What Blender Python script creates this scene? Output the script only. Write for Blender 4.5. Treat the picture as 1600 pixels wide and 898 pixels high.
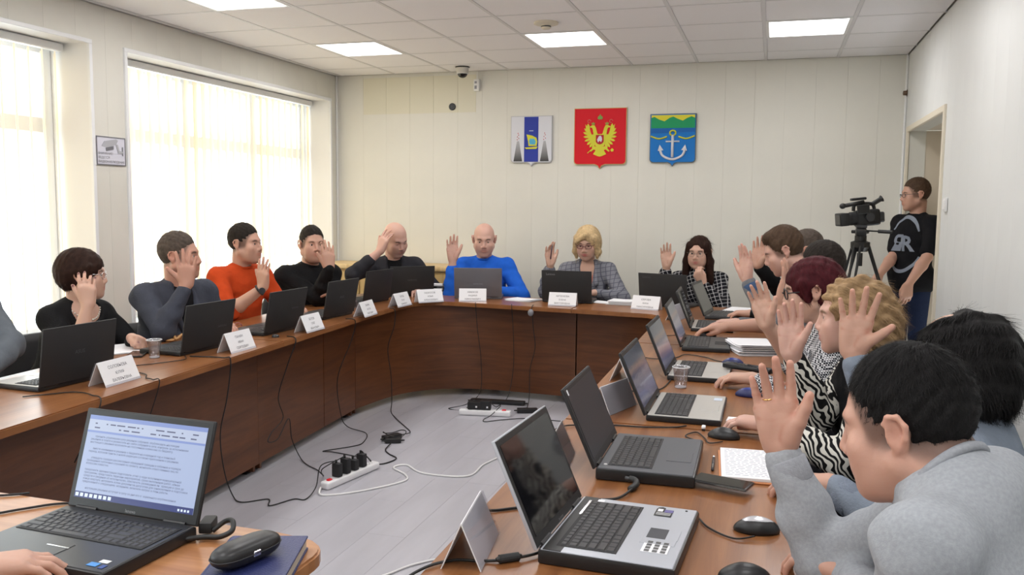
import bpy, bmesh, math, random
import numpy as np
from mathutils import Vector, Matrix, Euler
random.seed(7); rng = np.random.default_rng(7)
SC = bpy.context.scene; COL = SC.collection
PI = math.pi
for _o in list(bpy.data.objects): bpy.data.objects.remove(_o)

# ---------------------------------------------------------------- camera, light, exposure
CAMZ, YAW, PITCH, ROLL, FPX = 1.50, -.2937, -.0957, .0092, 1344.
cam = bpy.data.cameras.new('camera'); cam_o = bpy.data.objects.new('camera', cam); COL.objects.link(cam_o)
_f = Vector((math.sin(YAW)*math.cos(PITCH), math.cos(YAW)*math.cos(PITCH), math.sin(PITCH)))
_r = Vector((math.cos(YAW), -math.sin(YAW), 0)); _u = _r.cross(_f)
_r2 = _r*math.cos(ROLL)+_u*math.sin(ROLL); _u2 = -_r*math.sin(ROLL)+_u*math.cos(ROLL)
cam_o.matrix_world = Matrix(((_r2.x,_u2.x,-_f.x,0),(_r2.y,_u2.y,-_f.y,0),(_r2.z,_u2.z,-_f.z,CAMZ),(0,0,0,1)))
cam.sensor_width = 36; cam.lens = FPX/1600*36; cam.clip_start = .05
SC.camera = cam_o
W = bpy.data.worlds.new('overcast sky'); SC.world = W; W.use_nodes = True
bg = W.node_tree.nodes['Background']; bg.inputs[0].default_value = (.92,.97,1,1); bg.inputs[1].default_value = 5.0
SC.view_settings.view_transform = 'Standard'; SC.view_settings.look = 'None'
SC.view_settings.gamma = 1; SC.view_settings.use_curve_mapping = False
SC.view_settings.exposure = 0.0
PANEL_W = 8.0                                    # watts of each ceiling panel
def sky_portal(y0, y1, z0, z1):
    l = bpy.data.lights.new('window_daylight', 'AREA'); l.shape = 'RECTANGLE'; l.size = y1-y0; l.size_y = z1-z0
    l.cycles.is_portal = True
    o = bpy.data.objects.new('window_daylight', l); COL.objects.link(o)
    o.matrix_world = Matrix(((0,0,-1,-4.62),(1,0,0,(y0+y1)/2),(0,-1,0,(z0+z1)/2),(0,0,0,1)))
WINS = [(4.88,7.66), (1.76,4.55), (-1.36,1.43)]   # the window openings of the left wall, y from - to; the last is unseen, added to brighten
WZ0, WZ1 = .62, 2.50
for _a,_b in WINS: sky_portal(_a,_b,WZ0,WZ1)

# ---------------------------------------------------------------- materials
MATS = {}
def mat(name, col, rough=.5, metal=0., spec=.5, bump=None, coat=0., var=None, emit=None):
    """bump=(scale,strength[,stretch xyz]); var=(scale,amount[,stretch])"""
    if name in MATS: return MATS[name]
    m = bpy.data.materials.new(name); m.use_nodes = True; MATS[name] = m
    nt = m.node_tree; N = nt.nodes; L = nt.links; b = N['Principled BSDF']
    b.inputs['Base Color'].default_value = (*col,1); b.inputs['Roughness'].default_value = rough
    b.inputs['Metallic'].default_value = metal; b.inputs['Specular IOR Level'].default_value = spec
    b.inputs['Coat Weight'].default_value = coat
    if emit: b.inputs['Emission Color'].default_value = (*emit[0],1); b.inputs['Emission Strength'].default_value = emit[1]
    def noise(scale, stretch, det=4):
        tc = N.new('ShaderNodeTexCoord'); mp = N.new('ShaderNodeMapping'); mp.inputs['Scale'].default_value = stretch
        n = N.new('ShaderNodeTexNoise'); n.inputs['Scale'].default_value = scale; n.inputs['Detail'].default_value = det
        L.new(tc.outputs['Object'], mp.inputs[0]); L.new(mp.outputs[0], n.inputs['Vector']); return n
    if var:
        n = noise(var[0], var[2] if len(var)>2 else (1,1,1))
        r = N.new('ShaderNodeMapRange'); r.inputs[1].default_value=.3; r.inputs[2].default_value=.7; r.inputs[3].default_value = 1-var[1]; r.inputs[4].default_value = 1+var[1]
        L.new(n.outputs[0], r.inputs[0])
        h = N.new('ShaderNodeVectorMath'); h.operation='SCALE'; h.inputs[0].default_value = col
        L.new(r.outputs[0], h.inputs['Scale']); L.new(h.outputs[0], b.inputs['Base Color'])
    if bump:
        n = noise(bump[0], bump[2] if len(bump)>2 else (1,1,1))
        bp = N.new('ShaderNodeBump'); bp.inputs['Strength'].default_value = bump[1]; bp.inputs['Distance'].default_value = .01
        L.new(n.outputs[0], bp.inputs['Height']); L.new(bp.outputs[0], b.inputs['Normal'])
    return m
def nodes_of(m): return m.node_tree.nodes, m.node_tree.links, m.node_tree.nodes['Principled BSDF']
def ramp(N, stops, interp='LINEAR'):
    r = N.new('ShaderNodeValToRGB'); r.color_ramp.interpolation = interp
    e = r.color_ramp.elements
    while len(e) < len(stops): e.new(.5)
    for k,(p,c) in enumerate(stops): e[k].position = p; e[k].color = (*c,1)
    return r
def wood(name, dark, light, rough, stretch, coat=0.):
    m = mat(name, light, rough, coat=coat); N,L,b = nodes_of(m)
    tc = N.new('ShaderNodeTexCoord'); mp = N.new('ShaderNodeMapping'); mp.inputs['Scale'].default_value = stretch
    n = N.new('ShaderNodeTexNoise'); n.inputs['Scale'].default_value = 1.0; n.inputs['Detail'].default_value = 7; n.inputs['Roughness'].default_value=.62; n.inputs['Distortion'].default_value=.5
    r = ramp(N, [(.3,dark),(.5,tuple((a+c)/2 for a,c in zip(dark,light))),(.72,light)])
    L.new(tc.outputs['Object'], mp.inputs[0]); L.new(mp.outputs[0], n.inputs['Vector']); L.new(n.outputs[0], r.inputs[0]); L.new(r.outputs[0], b.inputs['Base Color'])
    bp = N.new('ShaderNodeBump'); bp.inputs['Strength'].default_value=.05; bp.inputs['Distance'].default_value=.003
    L.new(n.outputs[0], bp.inputs['Height']); L.new(bp.outputs[0], b.inputs['Normal'])
    return m
WHITE = (.8,.8,.8)
M_top_y = wood('cherry laminate along y', (.175,.062,.020), (.315,.132,.048), .28, (28,1.6,1))
M_top_x = wood('cherry laminate along x', (.175,.062,.020), (.315,.132,.048), .28, (1.6,28,1))
M_pan = wood('brown panel laminate', (.075,.025,.009), (.150,.052,.017), .38, (2.2,2.2,26))
M_wall = mat('pale ivory wall panel', (.70,.685,.62), .55, bump=(60,.04,(1,1,.05)), var=(3,.025))
M_wallgap = mat('panel joint', (.60,.59,.53), .7)
M_tile = mat('mineral ceiling tile', (.86,.845,.86), .9, bump=(260,.25), var=(180,.03))
M_grid = mat('ceiling grid metal', (.68,.67,.68), .5)
M_plank = mat('grey laminate plank', (.42,.412,.45), .38, var=(1.0,.10,(6,1.2,1)), bump=(1.0,.03,(60,4,1)))
M_under = mat('dark underlay', (.22,.22,.23), .9)
M_white = mat('white plastic', (.78,.78,.77), .35)
M_pvc = mat('white window frame', (.82,.83,.84), .3)
M_reveal = mat('white painted reveal', (.80,.80,.80), .55)
M_black = mat('black plastic', (.012,.012,.013), .38)
M_blackm = mat('matt black plastic', (.016,.016,.017), .6)
M_dark = mat('dark grey plastic', (.035,.036,.04), .42)
M_rubber = mat('black rubber cable', (.012,.012,.012), .5)
M_wcable = mat('white cable', (.75,.75,.74), .45)
M_silver = mat('silver plastic', (.50,.52,.57), .32, metal=.25)
M_alu = mat('brushed champagne aluminium', (.55,.53,.50), .35, metal=.35)
M_grey = mat('grey laptop lid', (.17,.165,.18), .35, metal=.3)
M_chrome = mat('chrome', (.75,.75,.76), .15, metal=1.)
M_gold = mat('gold', (.85,.55,.22), .22, metal=1.)
M_paper = mat('white paper', (.82,.82,.84), .7)
M_ink = mat('printed ink', (.06,.06,.08), .7)
M_red = mat('red plastic', (.6,.02,.02), .35)
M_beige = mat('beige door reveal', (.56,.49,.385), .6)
M_emit = mat('lit diffuser', (.9,.9,.9), .6, emit=((1.,.99,1.),5.0))
def glass(name, tint=(1,1,1), gloss=.08, rough=.02):
    m = bpy.data.materials.new(name); m.use_nodes = True; N = m.node_tree.nodes; L = m.node_tree.links; N.clear()
    o = N.new('ShaderNodeOutputMaterial'); t = N.new('ShaderNodeBsdfTransparent'); t.inputs[0].default_value = (*tint,1)
    g = N.new('ShaderNodeBsdfGlossy'); g.inputs['Roughness'].default_value = rough
    x = N.new('ShaderNodeMixShader'); x.inputs[0].default_value = gloss
    L.new(t.outputs[0], x.inputs[1]); L.new(g.outputs[0], x.inputs[2]); L.new(x.outputs[0], o.inputs[0]); MATS[name] = m; return m
M_pane = glass('window glass', (.96,.98,.98), .06)
M_lens = glass('spectacle lens', (.96,.97,.98), .07)
M_cup = glass('clear plastic cup', (.88,.88,.90), .16, .08)
M_acryl = glass('clear acrylic', (.93,.93,.95), .12, .05)
def blind_mat():
    m = bpy.data.materials.new('cream blind fabric'); m.use_nodes = True; N = m.node_tree.nodes; L = m.node_tree.links; N.clear()
    o = N.new('ShaderNodeOutputMaterial'); d = N.new('ShaderNodeBsdfDiffuse'); d.inputs[0].default_value = (.82,.76,.66,1)
    t = N.new('ShaderNodeBsdfTranslucent'); t.inputs[0].default_value = (.94,.80,.59,1)
    x = N.new('ShaderNodeMixShader'); x.inputs[0].default_value = .56
    L.new(d.outputs[0], x.inputs[1]); L.new(t.outputs[0], x.inputs[2]); L.new(x.outputs[0], o.inputs[0]); return m
M_blind = blind_mat()

# ---------------------------------------------------------------- mesh helpers
def mesh(name, V, F, smooth=False):
    me = bpy.data.meshes.new(name); me.from_pydata([tuple(map(float,v)) for v in V], [], [tuple(map(int,f)) for f in F]); me.update()
    if smooth: me.polygons.foreach_set('use_smooth', [True]*len(me.polygons))
    return me
def link(name, me, m=None, parent=None, loc=(0,0,0), rot=(0,0,0), scale=None):
    o = bpy.data.objects.new(name, me); COL.objects.link(o)
    if m is not None and me is not None and not me.materials: me.materials.append(m)
    if parent is not None: o.parent = parent
    o.location = loc; o.rotation_euler = rot
    if scale: o.scale = scale
    return o
def tag(o, label=None, cat=None, group=None, kind=None):
    if label: o['label'] = label
    if cat: o['category'] = cat
    if group: o['group'] = group
    if kind: o['kind'] = kind
    return o
def thing(name, label, cat, loc=(0,0,0), rz=0., group=None):
    o = bpy.data.objects.new(name, None); COL.objects.link(o); o.empty_display_size = .05
    o.location = loc; o.rotation_euler = (0,0,rz); return tag(o, label, cat, group)
def copy_tree(o, parent=None):
    c = o.copy(); COL.objects.link(c)
    if parent is not None: c.parent = parent
    for ch in list(o.children): copy_tree(ch, c)
    return c
class MB:
    def __init__(s): s.V=[]; s.F=[]
    def add(s, V, F):
        n=len(s.V); s.V += [tuple(v) for v in V]; s.F += [tuple(i+n for i in f) for f in F]; return s
    def box(s, c, d, M=None, bev=0., seg=1):
        bm = bmesh.new(); bmesh.ops.create_cube(bm, size=1)
        for v in bm.verts: v.co = Vector((v.co.x*d[0], v.co.y*d[1], v.co.z*d[2]))
        if bev: bmesh.ops.bevel(bm, geom=bm.edges[:], offset=min(bev,min(d)*.49), segments=seg, affect='EDGES', profile=.6)
        M = M or Matrix(); T = Matrix.Translation(c) @ M.to_4x4()
        bm.verts.index_update()
        s.add([T@v.co for v in bm.verts], [[v.index for v in f.verts] for f in bm.faces]); bm.free(); return s
    def tube(s, pts, r, n=8, cap=True):
        P=[Vector(p) for p in pts]; rs = r if isinstance(r,(list,tuple)) else [r]*len(P)
        up=None; rings=[]
        for i,p in enumerate(P):
            t=(P[min(i+1,len(P)-1)]-P[max(i-1,0)]); t = t.normalized() if t.length>1e-9 else Vector((0,0,1))
            if up is None:
                up = t.orthogonal().normalized()
            else:
                up = (up - t*up.dot(t)); up = up.normalized() if up.length>1e-6 else t.orthogonal().normalized()
            b=t.cross(up)
            rings.append([p+(up*math.cos(2*PI*k/n)+b*math.sin(2*PI*k/n))*rs[i] for k in range(n)])
        V=[v for g in rings for v in g]; F=[]
        for i in range(len(P)-1):
            for k in range(n): F.append((i*n+k,i*n+(k+1)%n,(i+1)*n+(k+1)%n,(i+1)*n+k))
        if cap: F.append(tuple(range(n))[::-1]); F.append(tuple((len(P)-1)*n+k for k in range(n)))
        return s.add(V,F)
    def lathe(s, prof, n=24, M=None):
        M = M or Matrix(); V=[]; F=[]
        for (r,zz) in prof:
            for k in range(n): V.append(M@Vector((r*math.cos(2*PI*k/n), r*math.sin(2*PI*k/n), zz)))
        for i in range(len(prof)-1):
            for k in range(n): F.append((i*n+k,i*n+(k+1)%n,(i+1)*n+(k+1)%n,(i+1)*n+k))
        return s.add(V,F)
    def prism(s, poly, z0, z1, M=None):
        M = M or Matrix(); n=len(poly)
        A=sum(poly[i][0]*poly[(i+1)%n][1]-poly[(i+1)%n][0]*poly[i][1] for i in range(n))
        if A<0: poly=poly[::-1]
        V=[M@Vector((p[0],p[1],z0)) for p in poly]+[M@Vector((p[0],p[1],z1)) for p in poly]
        F=[tuple(range(n))[::-1], tuple(range(n,2*n))]+[(i,(i+1)%n,n+(i+1)%n,n+i) for i in range(n)]
        return s.add(V,F)
    def ell(s, c, r, nu=20, nv=12, M=None):
        M = M or Matrix(); V=[]; F=[]
        for j in range(nv+1):
            th=PI*j/nv
            for k in range(nu):
                ph=2*PI*k/nu; V.append(Vector(c)+M@Vector((r[0]*math.sin(th)*math.cos(ph), r[1]*math.sin(th)*math.sin(ph), r[2]*math.cos(th))))
        for j in range(nv):
            for k in range(nu): F.append((j*nu+k,(j+1)*nu+k,(j+1)*nu+(k+1)%nu,j*nu+(k+1)%nu))
        return s.add(V,F)
    def build(s, name, m, parent=None, smooth=False, loc=(0,0,0), rot=(0,0,0), auto=None):
        me = mesh(name, s.V, s.F, smooth)
        if auto is not None:
            bm=bmesh.new(); bm.from_mesh(me)
            for f in bm.faces: f.smooth=True
            for e in bm.edges:
                if len(e.link_faces)==2 and e.calc_face_angle(0)>math.radians(auto): e.smooth=False
            bm.to_mesh(me); bm.free()
        return link(name, me, m, parent, loc, rot)
def bez(pts, n=8):
    """Catmull-Rom through the points"""
    P=[Vector(p) for p in pts]; out=[]
    for i in range(len(P)-1):
        a,b,c,d=P[max(i-1,0)],P[i],P[i+1],P[min(i+2,len(P)-1)]
        for k in range(n):
            t=k/n; out.append(.5*((2*b)+(c-a)*t+(2*a-5*b+4*c-d)*t*t+(3*b-a-3*c+d)*t**3))
    out.append(P[-1]); return out
def text_mesh(txt, size, align='CENTER', bold=0., spacing=1.0, valign='CENTER'):
    cu = bpy.data.curves.new('lettering','FONT'); cu.body = txt; cu.size = size; cu.align_x = align; cu.align_y=valign; cu.resolution_u = 2; cu.offset = bold; cu.space_line = spacing
    o = bpy.data.objects.new('lettering', cu); COL.objects.link(o)
    dg = bpy.context.evaluated_depsgraph_get(); dg.update()
    me = bpy.data.meshes.new_from_object(o.evaluated_get(dg)); bpy.data.objects.remove(o); bpy.data.curves.remove(cu)
    me.materials.clear(); return me
def text(name, txt, size, m, parent, loc, rot=(0,0,0), **k):
    return link(name, text_mesh(txt,size,**k), m, parent, loc, rot)
# ---------------------------------------------------------------- the room
XL, XR, YF, YN, ZC = -4.20, 1.01, 7.80, -1.70, 2.75
def struct(o): o['kind']='structure'; return o
f = struct(MB().box(((XL+XR)/2,(YF+YN)/2,-.06),(XR-XL+.9,YF-YN+.4,.10)).build('floor', M_under))
pw, pl = .19, 1.25
plank_me = {}
k=0; x = XL
while x < XR+.05:
    y = YN-.5-(k*.43)%pl
    while y < YF:
        y0,y1 = max(y,YN), min(y+pl,YF)
        if y1-y0 > .05:
            key=round(y1-y0,2); g=.0005
            if key not in plank_me:
                plank_me[key] = mesh('plank', *(lambda b:(b.V,b.F))(MB().box((0,0,-.006),(pw-g*2,y1-y0-g*2,.012))))
            o = link('plank', plank_me[key], M_plank, f, (x+pw/2,(y0+y1)/2,0))
        y += pl
    x += pw; k += 1
c = struct(MB().box(((XL+XR)/2,(YF+YN)/2,ZC+.10),(XR-XL+.9,YF-YN+.6,.10)).build('ceiling', M_grid))
TX, TY, OX, OY = .575, .598, -.685, 6.19
LIT = {(-5,0),(-2,0),(1,0)}
tile_me = mesh('ceiling_tile', *(lambda b:(b.V,b.F))(MB().box((0,0,.010),(TX-.024,TY-.024,.02), bev=.003)))
gm = MB()
i0,i1 = math.floor((XL-OX)/TX), math.ceil((XR-OX)/TX); j0,j1 = math.floor((YN-OY)/TY), math.ceil((YF-OY)/TY)
panels=[]
for i in range(i0,i1):
    for j in range(j0,j1):
        x0,x1=max(OX+i*TX,XL),min(OX+(i+1)*TX,XR); y0,y1=max(OY+j*TY,YN),min(OY+(j+1)*TY,YF)
        if x1-x0<.03 or y1-y0<.03: continue
        if (i-1)%3==0 and j%3==0 and -5<=i<=1 and x1-x0>.5: panels.append(((x0+x1)/2,(y0+y1)/2)); continue
        if x1-x0>TX-.01 and y1-y0>TY-.01: link('ceiling_tile', tile_me, M_tile, c, ((x0+x1)/2,(y0+y1)/2,ZC))
        else: MB().box((0,0,.010),(x1-x0-.024,y1-y0-.024,.02),bev=.003).build('ceiling_tile', M_tile, c, loc=((x0+x1)/2,(y0+y1)/2,ZC))
for i in range(i0,i1+1):
    x=OX+i*TX
    if XL<x<XR: MB().box((x,(YF+YN)/2,ZC+.004),(.024,YF-YN,.012)).build('grid_rail', M_grid, c)
for j in range(j0,j1+1):
    y=OY+j*TY
    if YN<y<YF: MB().box(((XL+XR)/2,y,ZC+.005),(XR-XL,.022,.012)).build('grid_rail', M_grid, c)
struct(MB().box(((XL+XR)/2,(YF+YN)/2,ZC+.045),(XR-XL,YF-YN,.02)).build('trim_1', M_grid))
where = {(0,-5):'left wall end of the far row',(0,-2):'middle of the far row near the smoke detector',(0,1):'right end of the far row'}
for (x,y) in panels:
    j=round((y-TY/2-OY)/TY); i=round((x-TX/2-OX)/TX)
    col={-5:'nearest the window wall',-2:'in the middle column',1:'nearest the right wall'}[i]
    row={0:'far row of the ceiling',-3:'second row from the far wall',-6:'third row from the far wall',-9:'fourth row from the far wall',-12:'fifth row, nearest the rear wall'}.get(j,'last row')
    t = thing('ceiling_light', f'lit square ceiling panel {col}, {row}', 'ceiling light', (x,y,ZC), 0, 'lit square panels in the ceiling grid')
    b=MB()
    for s in (-1,1): b.box((s*(TX/2-.022),0,.006),(.02,TY-.024,.02)); b.box((0,s*(TY/2-.022),.006),(TX-.064,.02,.02))
    b.build('frame', M_white, t)
    # scalloped prismatic diffuser
    V=[];F=[]; n=16
    for a in range(n+1):
        for e in range(2):
            u=-TX/2+.03+(TX-.06)*a/n; V.append((u,(e*2-1)*(TY/2-.03),.004+.004*abs(math.sin(a*PI/4))))
    for a in range(n): F.append((2*a,2*a+1,2*a+3,2*a+2))
    MB().add(V,F).build('diffuser', M_emit, t)
    l=bpy.data.lights.new('ceiling_light_lamp','AREA'); l.shape='RECTANGLE'; l.size=TX-.08; l.size_y=TY-.08; l.energy=PANEL_W; l.color=(1,.985,.97)
    lo=bpy.data.objects.new('lamp',l); COL.objects.link(lo); lo.parent=t; lo.location=(0,0,-.004)

# far wall: backing, vertical panels, crown
def wall_panels(parent, axis, a0, a1, z0, z1, fixed, face, step, start, m=M_wall, holes=()):
    """vertical panels along one wall; holes = (a,b,za,zb) openings"""
    a=start
    while a > a0: a -= step
    while a < a1:
        p0,p1=max(a,a0)+.0003,min(a+step,a1)-.0003
        a+=step
        if p1-p0<.01: continue
        cuts=[(p0,p1,z0,z1)]
        for h in holes:
            new=[]
            for (q0,q1,w0,w1) in cuts:
                if q1<=h[0] or q0>=h[1] or w1<=h[2] or w0>=h[3]: new.append((q0,q1,w0,w1)); continue
                if q0<h[0]: new.append((q0,h[0],w0,w1))
                if q1>h[1]: new.append((h[1],q1,w0,w1))
                m0,m1=max(q0,h[0]),min(q1,h[1])
                if w0<h[2]: new.append((m0,m1,w0,h[2]))
                if w1>h[3]: new.append((m0,m1,h[3],w1))
            cuts=new
        for (q0,q1,w0,w1) in cuts:
            if q1-q0<.004 or w1-w0<.004: continue
            d=(q1-q0,.010,w1-w0) if axis=='x' else (.010,q1-q0,w1-w0)
            cc=((q0+q1)/2,fixed+face*.005,(w0+w1)/2) if axis=='x' else (fixed+face*.005,(q0+q1)/2,(w0+w1)/2)
            MB().box((0,0,0),d,bev=.0005).build('wall_panel', m, parent, loc=cc)
wf = struct(MB().box(((XL+XR)/2+.4,YF+.07,ZC/2),(XR-XL+1.6,.12,ZC+.1)).build('wall_far', M_wallgap))
M_yellowish = mat('yellowish wall panel', (.69,.66,.53), .55, bump=(60,.04,(1,1,.05)))  # yellower tone of the wall panel colour, for a block at upper left
wall_panels(wf,'x',XL,XR,.0,ZC,YF+.01,-1,.2475,-3.905, holes=[(-3.905,-2.73,2.37,2.72)])
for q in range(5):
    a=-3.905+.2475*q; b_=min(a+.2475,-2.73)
    if b_-a>.02: MB().box((0,0,0),(b_-a-.0014,.010,.35),bev=.0007).build('wall_panel', M_yellowish, wf, loc=((a+b_)/2,YF+.005,2.545))
# left wall with two window openings in view and an added one behind the camera
WT=.42
wl=MB()
ys=[YN]; 
for a,b_ in sorted(WINS): ys += [a,b_]
ys.append(YF)
for q in range(0,len(ys),2): wl.box((XL-WT/2-.01,(ys[q]+ys[q+1])/2,ZC/2),(WT,ys[q+1]-ys[q],ZC+.1))
for a,b_ in WINS:
    wl.box((XL-WT/2-.01,(a+b_)/2,(WZ1+ZC+.05)/2),(WT,b_-a,ZC+.05-WZ1)); wl.box((XL-WT/2-.01,(a+b_)/2,WZ0/2-.025),(WT,b_-a,WZ0+.05))
wl=struct(wl.build('wall_left', M_reveal))
wall_panels(wl,'y',YN,YF,0,ZC,XL-.01,1,.2475,4.70,holes=[(a-.02,b_+.02,WZ0-.02,WZ1+.02) for a,b_ in WINS])
for n_,(a,b_) in enumerate(WINS,1):
    # white corner trim round the opening, frame, mullions, panes, sill
    t=MB()
    for s,yy in ((-1,a-.008),(1,b_+.008)): t.box((XL+.004,yy,(WZ0+WZ1)/2-.012),(.023,.028,WZ1-WZ0+.012),bev=.003)
    t.box((XL+.004,(a+b_)/2,WZ1+.008),(.024,b_-a+.044,.028),bev=.003)
    w=struct(t.build('window_%d'%n_, M_pvc))  # number three is the added window, out of view, for more daylight
    fr=MB(); X=-4.53
    for yy in (a+.035,b_-.035): fr.box((X,yy,(WZ0+WZ1)/2),(.07,.07,WZ1-WZ0),bev=.006)
    for zz in (WZ0+.035,WZ1-.035): fr.box((X,(a+b_)/2,zz),(.066,b_-a-.138,.07),bev=.006)
    fr.build('window_frame', M_pvc, w)
    ms=[a+(b_-a)*.36, a+(b_-a)*.69]; zt=1.98
    for yy in ms: MB().box((X,yy,(WZ0+WZ1)/2),(.068,.09,WZ1-WZ0-.12),bev=.006).build('mullion', M_pvc, w)
    MB().box((X,(a+b_)/2,zt),(.066,b_-a-.12,.10),bev=.006).build('transom', M_pvc, w)
    e=[a+.07]+ms+[b_-.07]
    for q in range(3):
        for (z0,z1) in ((WZ0+.07,zt),(zt,WZ1-.07)):
            MB().box((X,(e[q]+e[q+1])/2,(z0+z1)/2),(.006,e[q+1]-e[q],z1-z0)).build('pane', M_pane, w)
    MB().box((XL-.17,(a+b_)/2,WZ0+.012),(.40,b_-a-.002,.024),bev=.008,seg=2).build('window_sill', M_pvc, w)
    if n_<=2:
        vb=thing('vertical_blind', ('cream vertical slat blind closed across the far window' if n_==1 else 'cream vertical slat blind with open slats at the near left window'),'blind',(-4.40,(a+b_)/2,WZ1-.045))
        MB().box((0,0,.015),(.05,b_-a-.03,.05),bev=.006).build('head_rail', M_pvc, vb)
        ns=int((b_-a-.06)/.098)
        sl=MB(); V=[];F=[]
        for q in range(7):
            u=-.0635+.127*q/6; V += [(.012*(1-(u/.0635)**2),u,-.02),(.012*(1-(u/.0635)**2),u,-1.76)]
        for q in range(6): F.append((2*q,2*q+1,2*q+3,2*q+2))
        sme=mesh('slat',V,F,True); wme=mesh('slat_weight',*(lambda b:(b.V,b.F))(MB().box((.006,0,-1.76),(.008,.115,.03))))
        for q in range(ns):
            yy=-(b_-a)/2+.075+q*(b_-a-.15)/(ns-1)
            ang = math.radians(22) if n_==1 else math.radians(48 if q>ns-10 else 40)
            s_=link('slat', sme, M_blind, vb, (0,yy,0), (0,0,ang)); link('slat_weight', wme, M_white, s_)
# right wall with the doorway recess
DY0,DY1,DZ=6.04,7.60,2.118
wr=MB(); wr.box((XR+.07,(YN+DY0)/2,ZC/2),(.12,DY0-YN,ZC+.1)); wr.box((XR+.07,(DY1+YF)/2+.05,ZC/2),(.12,YF+.1-DY1,ZC+.1)); wr.box((XR+.07,(DY0+DY1)/2,(DZ+ZC+.05)/2),(.12,DY1-DY0,ZC+.05-DZ))
wr=struct(wr.build('wall_right', M_wallgap))
M_wallr = mat('pale grey wall panel', (.70,.71,.705), .5, bump=(60,.04,(1,1,.05)), var=(3,.02))
wall_panels(wr,'y',YN,YF,0,ZC,XR+.01,-1,.2475,5.77,M_wallr,holes=[(DY0-.03,DY1+.03,-.1,DZ+.03)])
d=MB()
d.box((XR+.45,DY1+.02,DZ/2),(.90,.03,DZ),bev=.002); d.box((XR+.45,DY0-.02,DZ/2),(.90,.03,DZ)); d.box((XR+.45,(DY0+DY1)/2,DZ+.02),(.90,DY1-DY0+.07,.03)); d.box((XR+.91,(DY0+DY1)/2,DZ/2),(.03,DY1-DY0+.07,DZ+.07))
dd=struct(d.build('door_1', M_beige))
fr=MB()
for yy in (DY0-.012,DY1+.012): fr.box((XR-.004,yy,DZ/2),(.022,.045,DZ),bev=.004)
fr.box((XR-.004,(DY0+DY1)/2,DZ+.012),(.022,DY1-DY0+.07,.045),bev=.004)
fr.build('door_frame', mat('cream door trim',(.70,.64,.52),.5), dd)
wn=struct(MB().box(((XL+XR)/2,YN-.07,ZC/2),(XR-XL+.9,.12,ZC+.1)).build('wall_near', M_wall))
for nm,cc,dm in (('baseboard_far',((XL+XR)/2,YF-.012,.035),(XR-XL,.014,.07)),('baseboard_left',(XL+.012,(YN+YF)/2,.035),(.014,YF-YN,.07)),('baseboard_right',(XR-.012,(YN+DY0)/2-.02,.035),(.014,DY0-YN-.06,.07))):
    struct(MB().box((0,0,0),dm,bev=.004).build(nm, M_white, loc=cc))
struct(MB().box((XR-.01,YF-.01,ZC/2),(.018,.018,ZC),bev=.004).build('trim_2', M_white))
struct(MB().box((XL+.01,YF-.01,ZC/2),(.018,.018,ZC),bev=.004).build('trim_3', M_white))

# ---------------------------------------------------------------- the horseshoe of desks
def line_x(y): return -2.40-(y-2.156)*.0667       # inner edge of the left arm
def line_r(y): return -.645-.013*y                  # inner edge of the right arm
def desk(name, label, inner, outer, panel, sides, m, panel2=None, zt=.75):
    cx=sum(p[0] for p in inner)/len(inner); cy=sum(p[1] for p in inner)/len(inner)
    t=thing(name,label,'desk',(cx,cy,0))
    loc=lambda p:(p[0]-cx,p[1]-cy)
    poly=[loc(p) for p in inner]+[loc(p) for p in outer[::-1]]
    b=MB().prism(poly,zt-.030,zt); me=mesh('tabletop',b.V,b.F)
    bm=bmesh.new(); bm.from_mesh(me)
    es=[e for e in bm.edges if abs(e.verts[0].co.z-zt)<1e-5 and abs(e.verts[1].co.z-zt)<1e-5]
    bmesh.ops.bevel(bm,geom=es,offset=.005,segments=2,affect='EDGES'); bm.to_mesh(me); bm.free()
    link('tabletop',me,m,t)
    for pp in (panel,panel2):
        if not pp: continue
        P=[Vector((*loc(p),0)) for p in pp]; th=.018
        if len(P)>3: P=bez(P,4)
        V=[];F=[]
        for i,p in enumerate(P):
            d_=(P[min(i+1,len(P)-1)]-P[max(i-1,0)]).normalized(); nn=Vector((-d_.y,d_.x,0))*th/2
            V += [p+nn+Vector((0,0,.055)),p+nn+Vector((0,0,zt-.031)),p-nn+Vector((0,0,zt-.031)),p-nn+Vector((0,0,.055))]
        for i in range(len(P)-1):
            for q in range(4): F.append((4*i+q,4*i+(q+1)%4,4*i+4+(q+1)%4,4*i+4+q))
        n=len(P)-1; F += [(0,3,2,1),(4*n,4*n+1,4*n+2,4*n+3)]
        me=mesh('front_panel',V,F)
        if len(P)>3:
            bm=bmesh.new(); bm.from_mesh(me)
            for f_ in bm.faces: f_.smooth=True
            for e_ in bm.edges:
                if len(e_.link_faces)==2 and e_.calc_face_angle(0)>.6: e_.smooth=False
            bm.to_mesh(me); bm.free()
        link('front_panel',me,M_pan,t)
    for (a,b_) in sides:
        A=Vector((*loc(a),0)); B=Vector((*loc(b_),0)); d_=(B-A); ang=math.atan2(d_.y,d_.x)
        MB().box((0,0,0),(d_.length,.018,zt-.045),bev=.001).build('side_panel',M_pan,t,loc=((A+B)/2)+Vector((0,0,(zt-.031)/2+.007)),rot=(0,0,ang))
        for s in (.12,.88):
            q=A.lerp(B,s); MB().box((q.x,q.y,.006),(.05,.05,.012),bev=.003).build('foot',M_black,t)
LW=.68
dL=lambda y,o:(line_x(y)-o,y)
desk('desk','cherry-brown left desk arm nearest the camera, under the woman in black',[dL(1.0,0),dL(4.075,0)],[dL(1.0,LW),dL(4.075,LW)],[dL(1.02,.17),dL(4.06,.17)],[(dL(1.03,.18),dL(1.03,LW-.03)),(dL(2.6,.18),dL(2.6,LW-.03)),(dL(4.04,.18),dL(4.04,LW-.03))],M_top_y)
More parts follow.
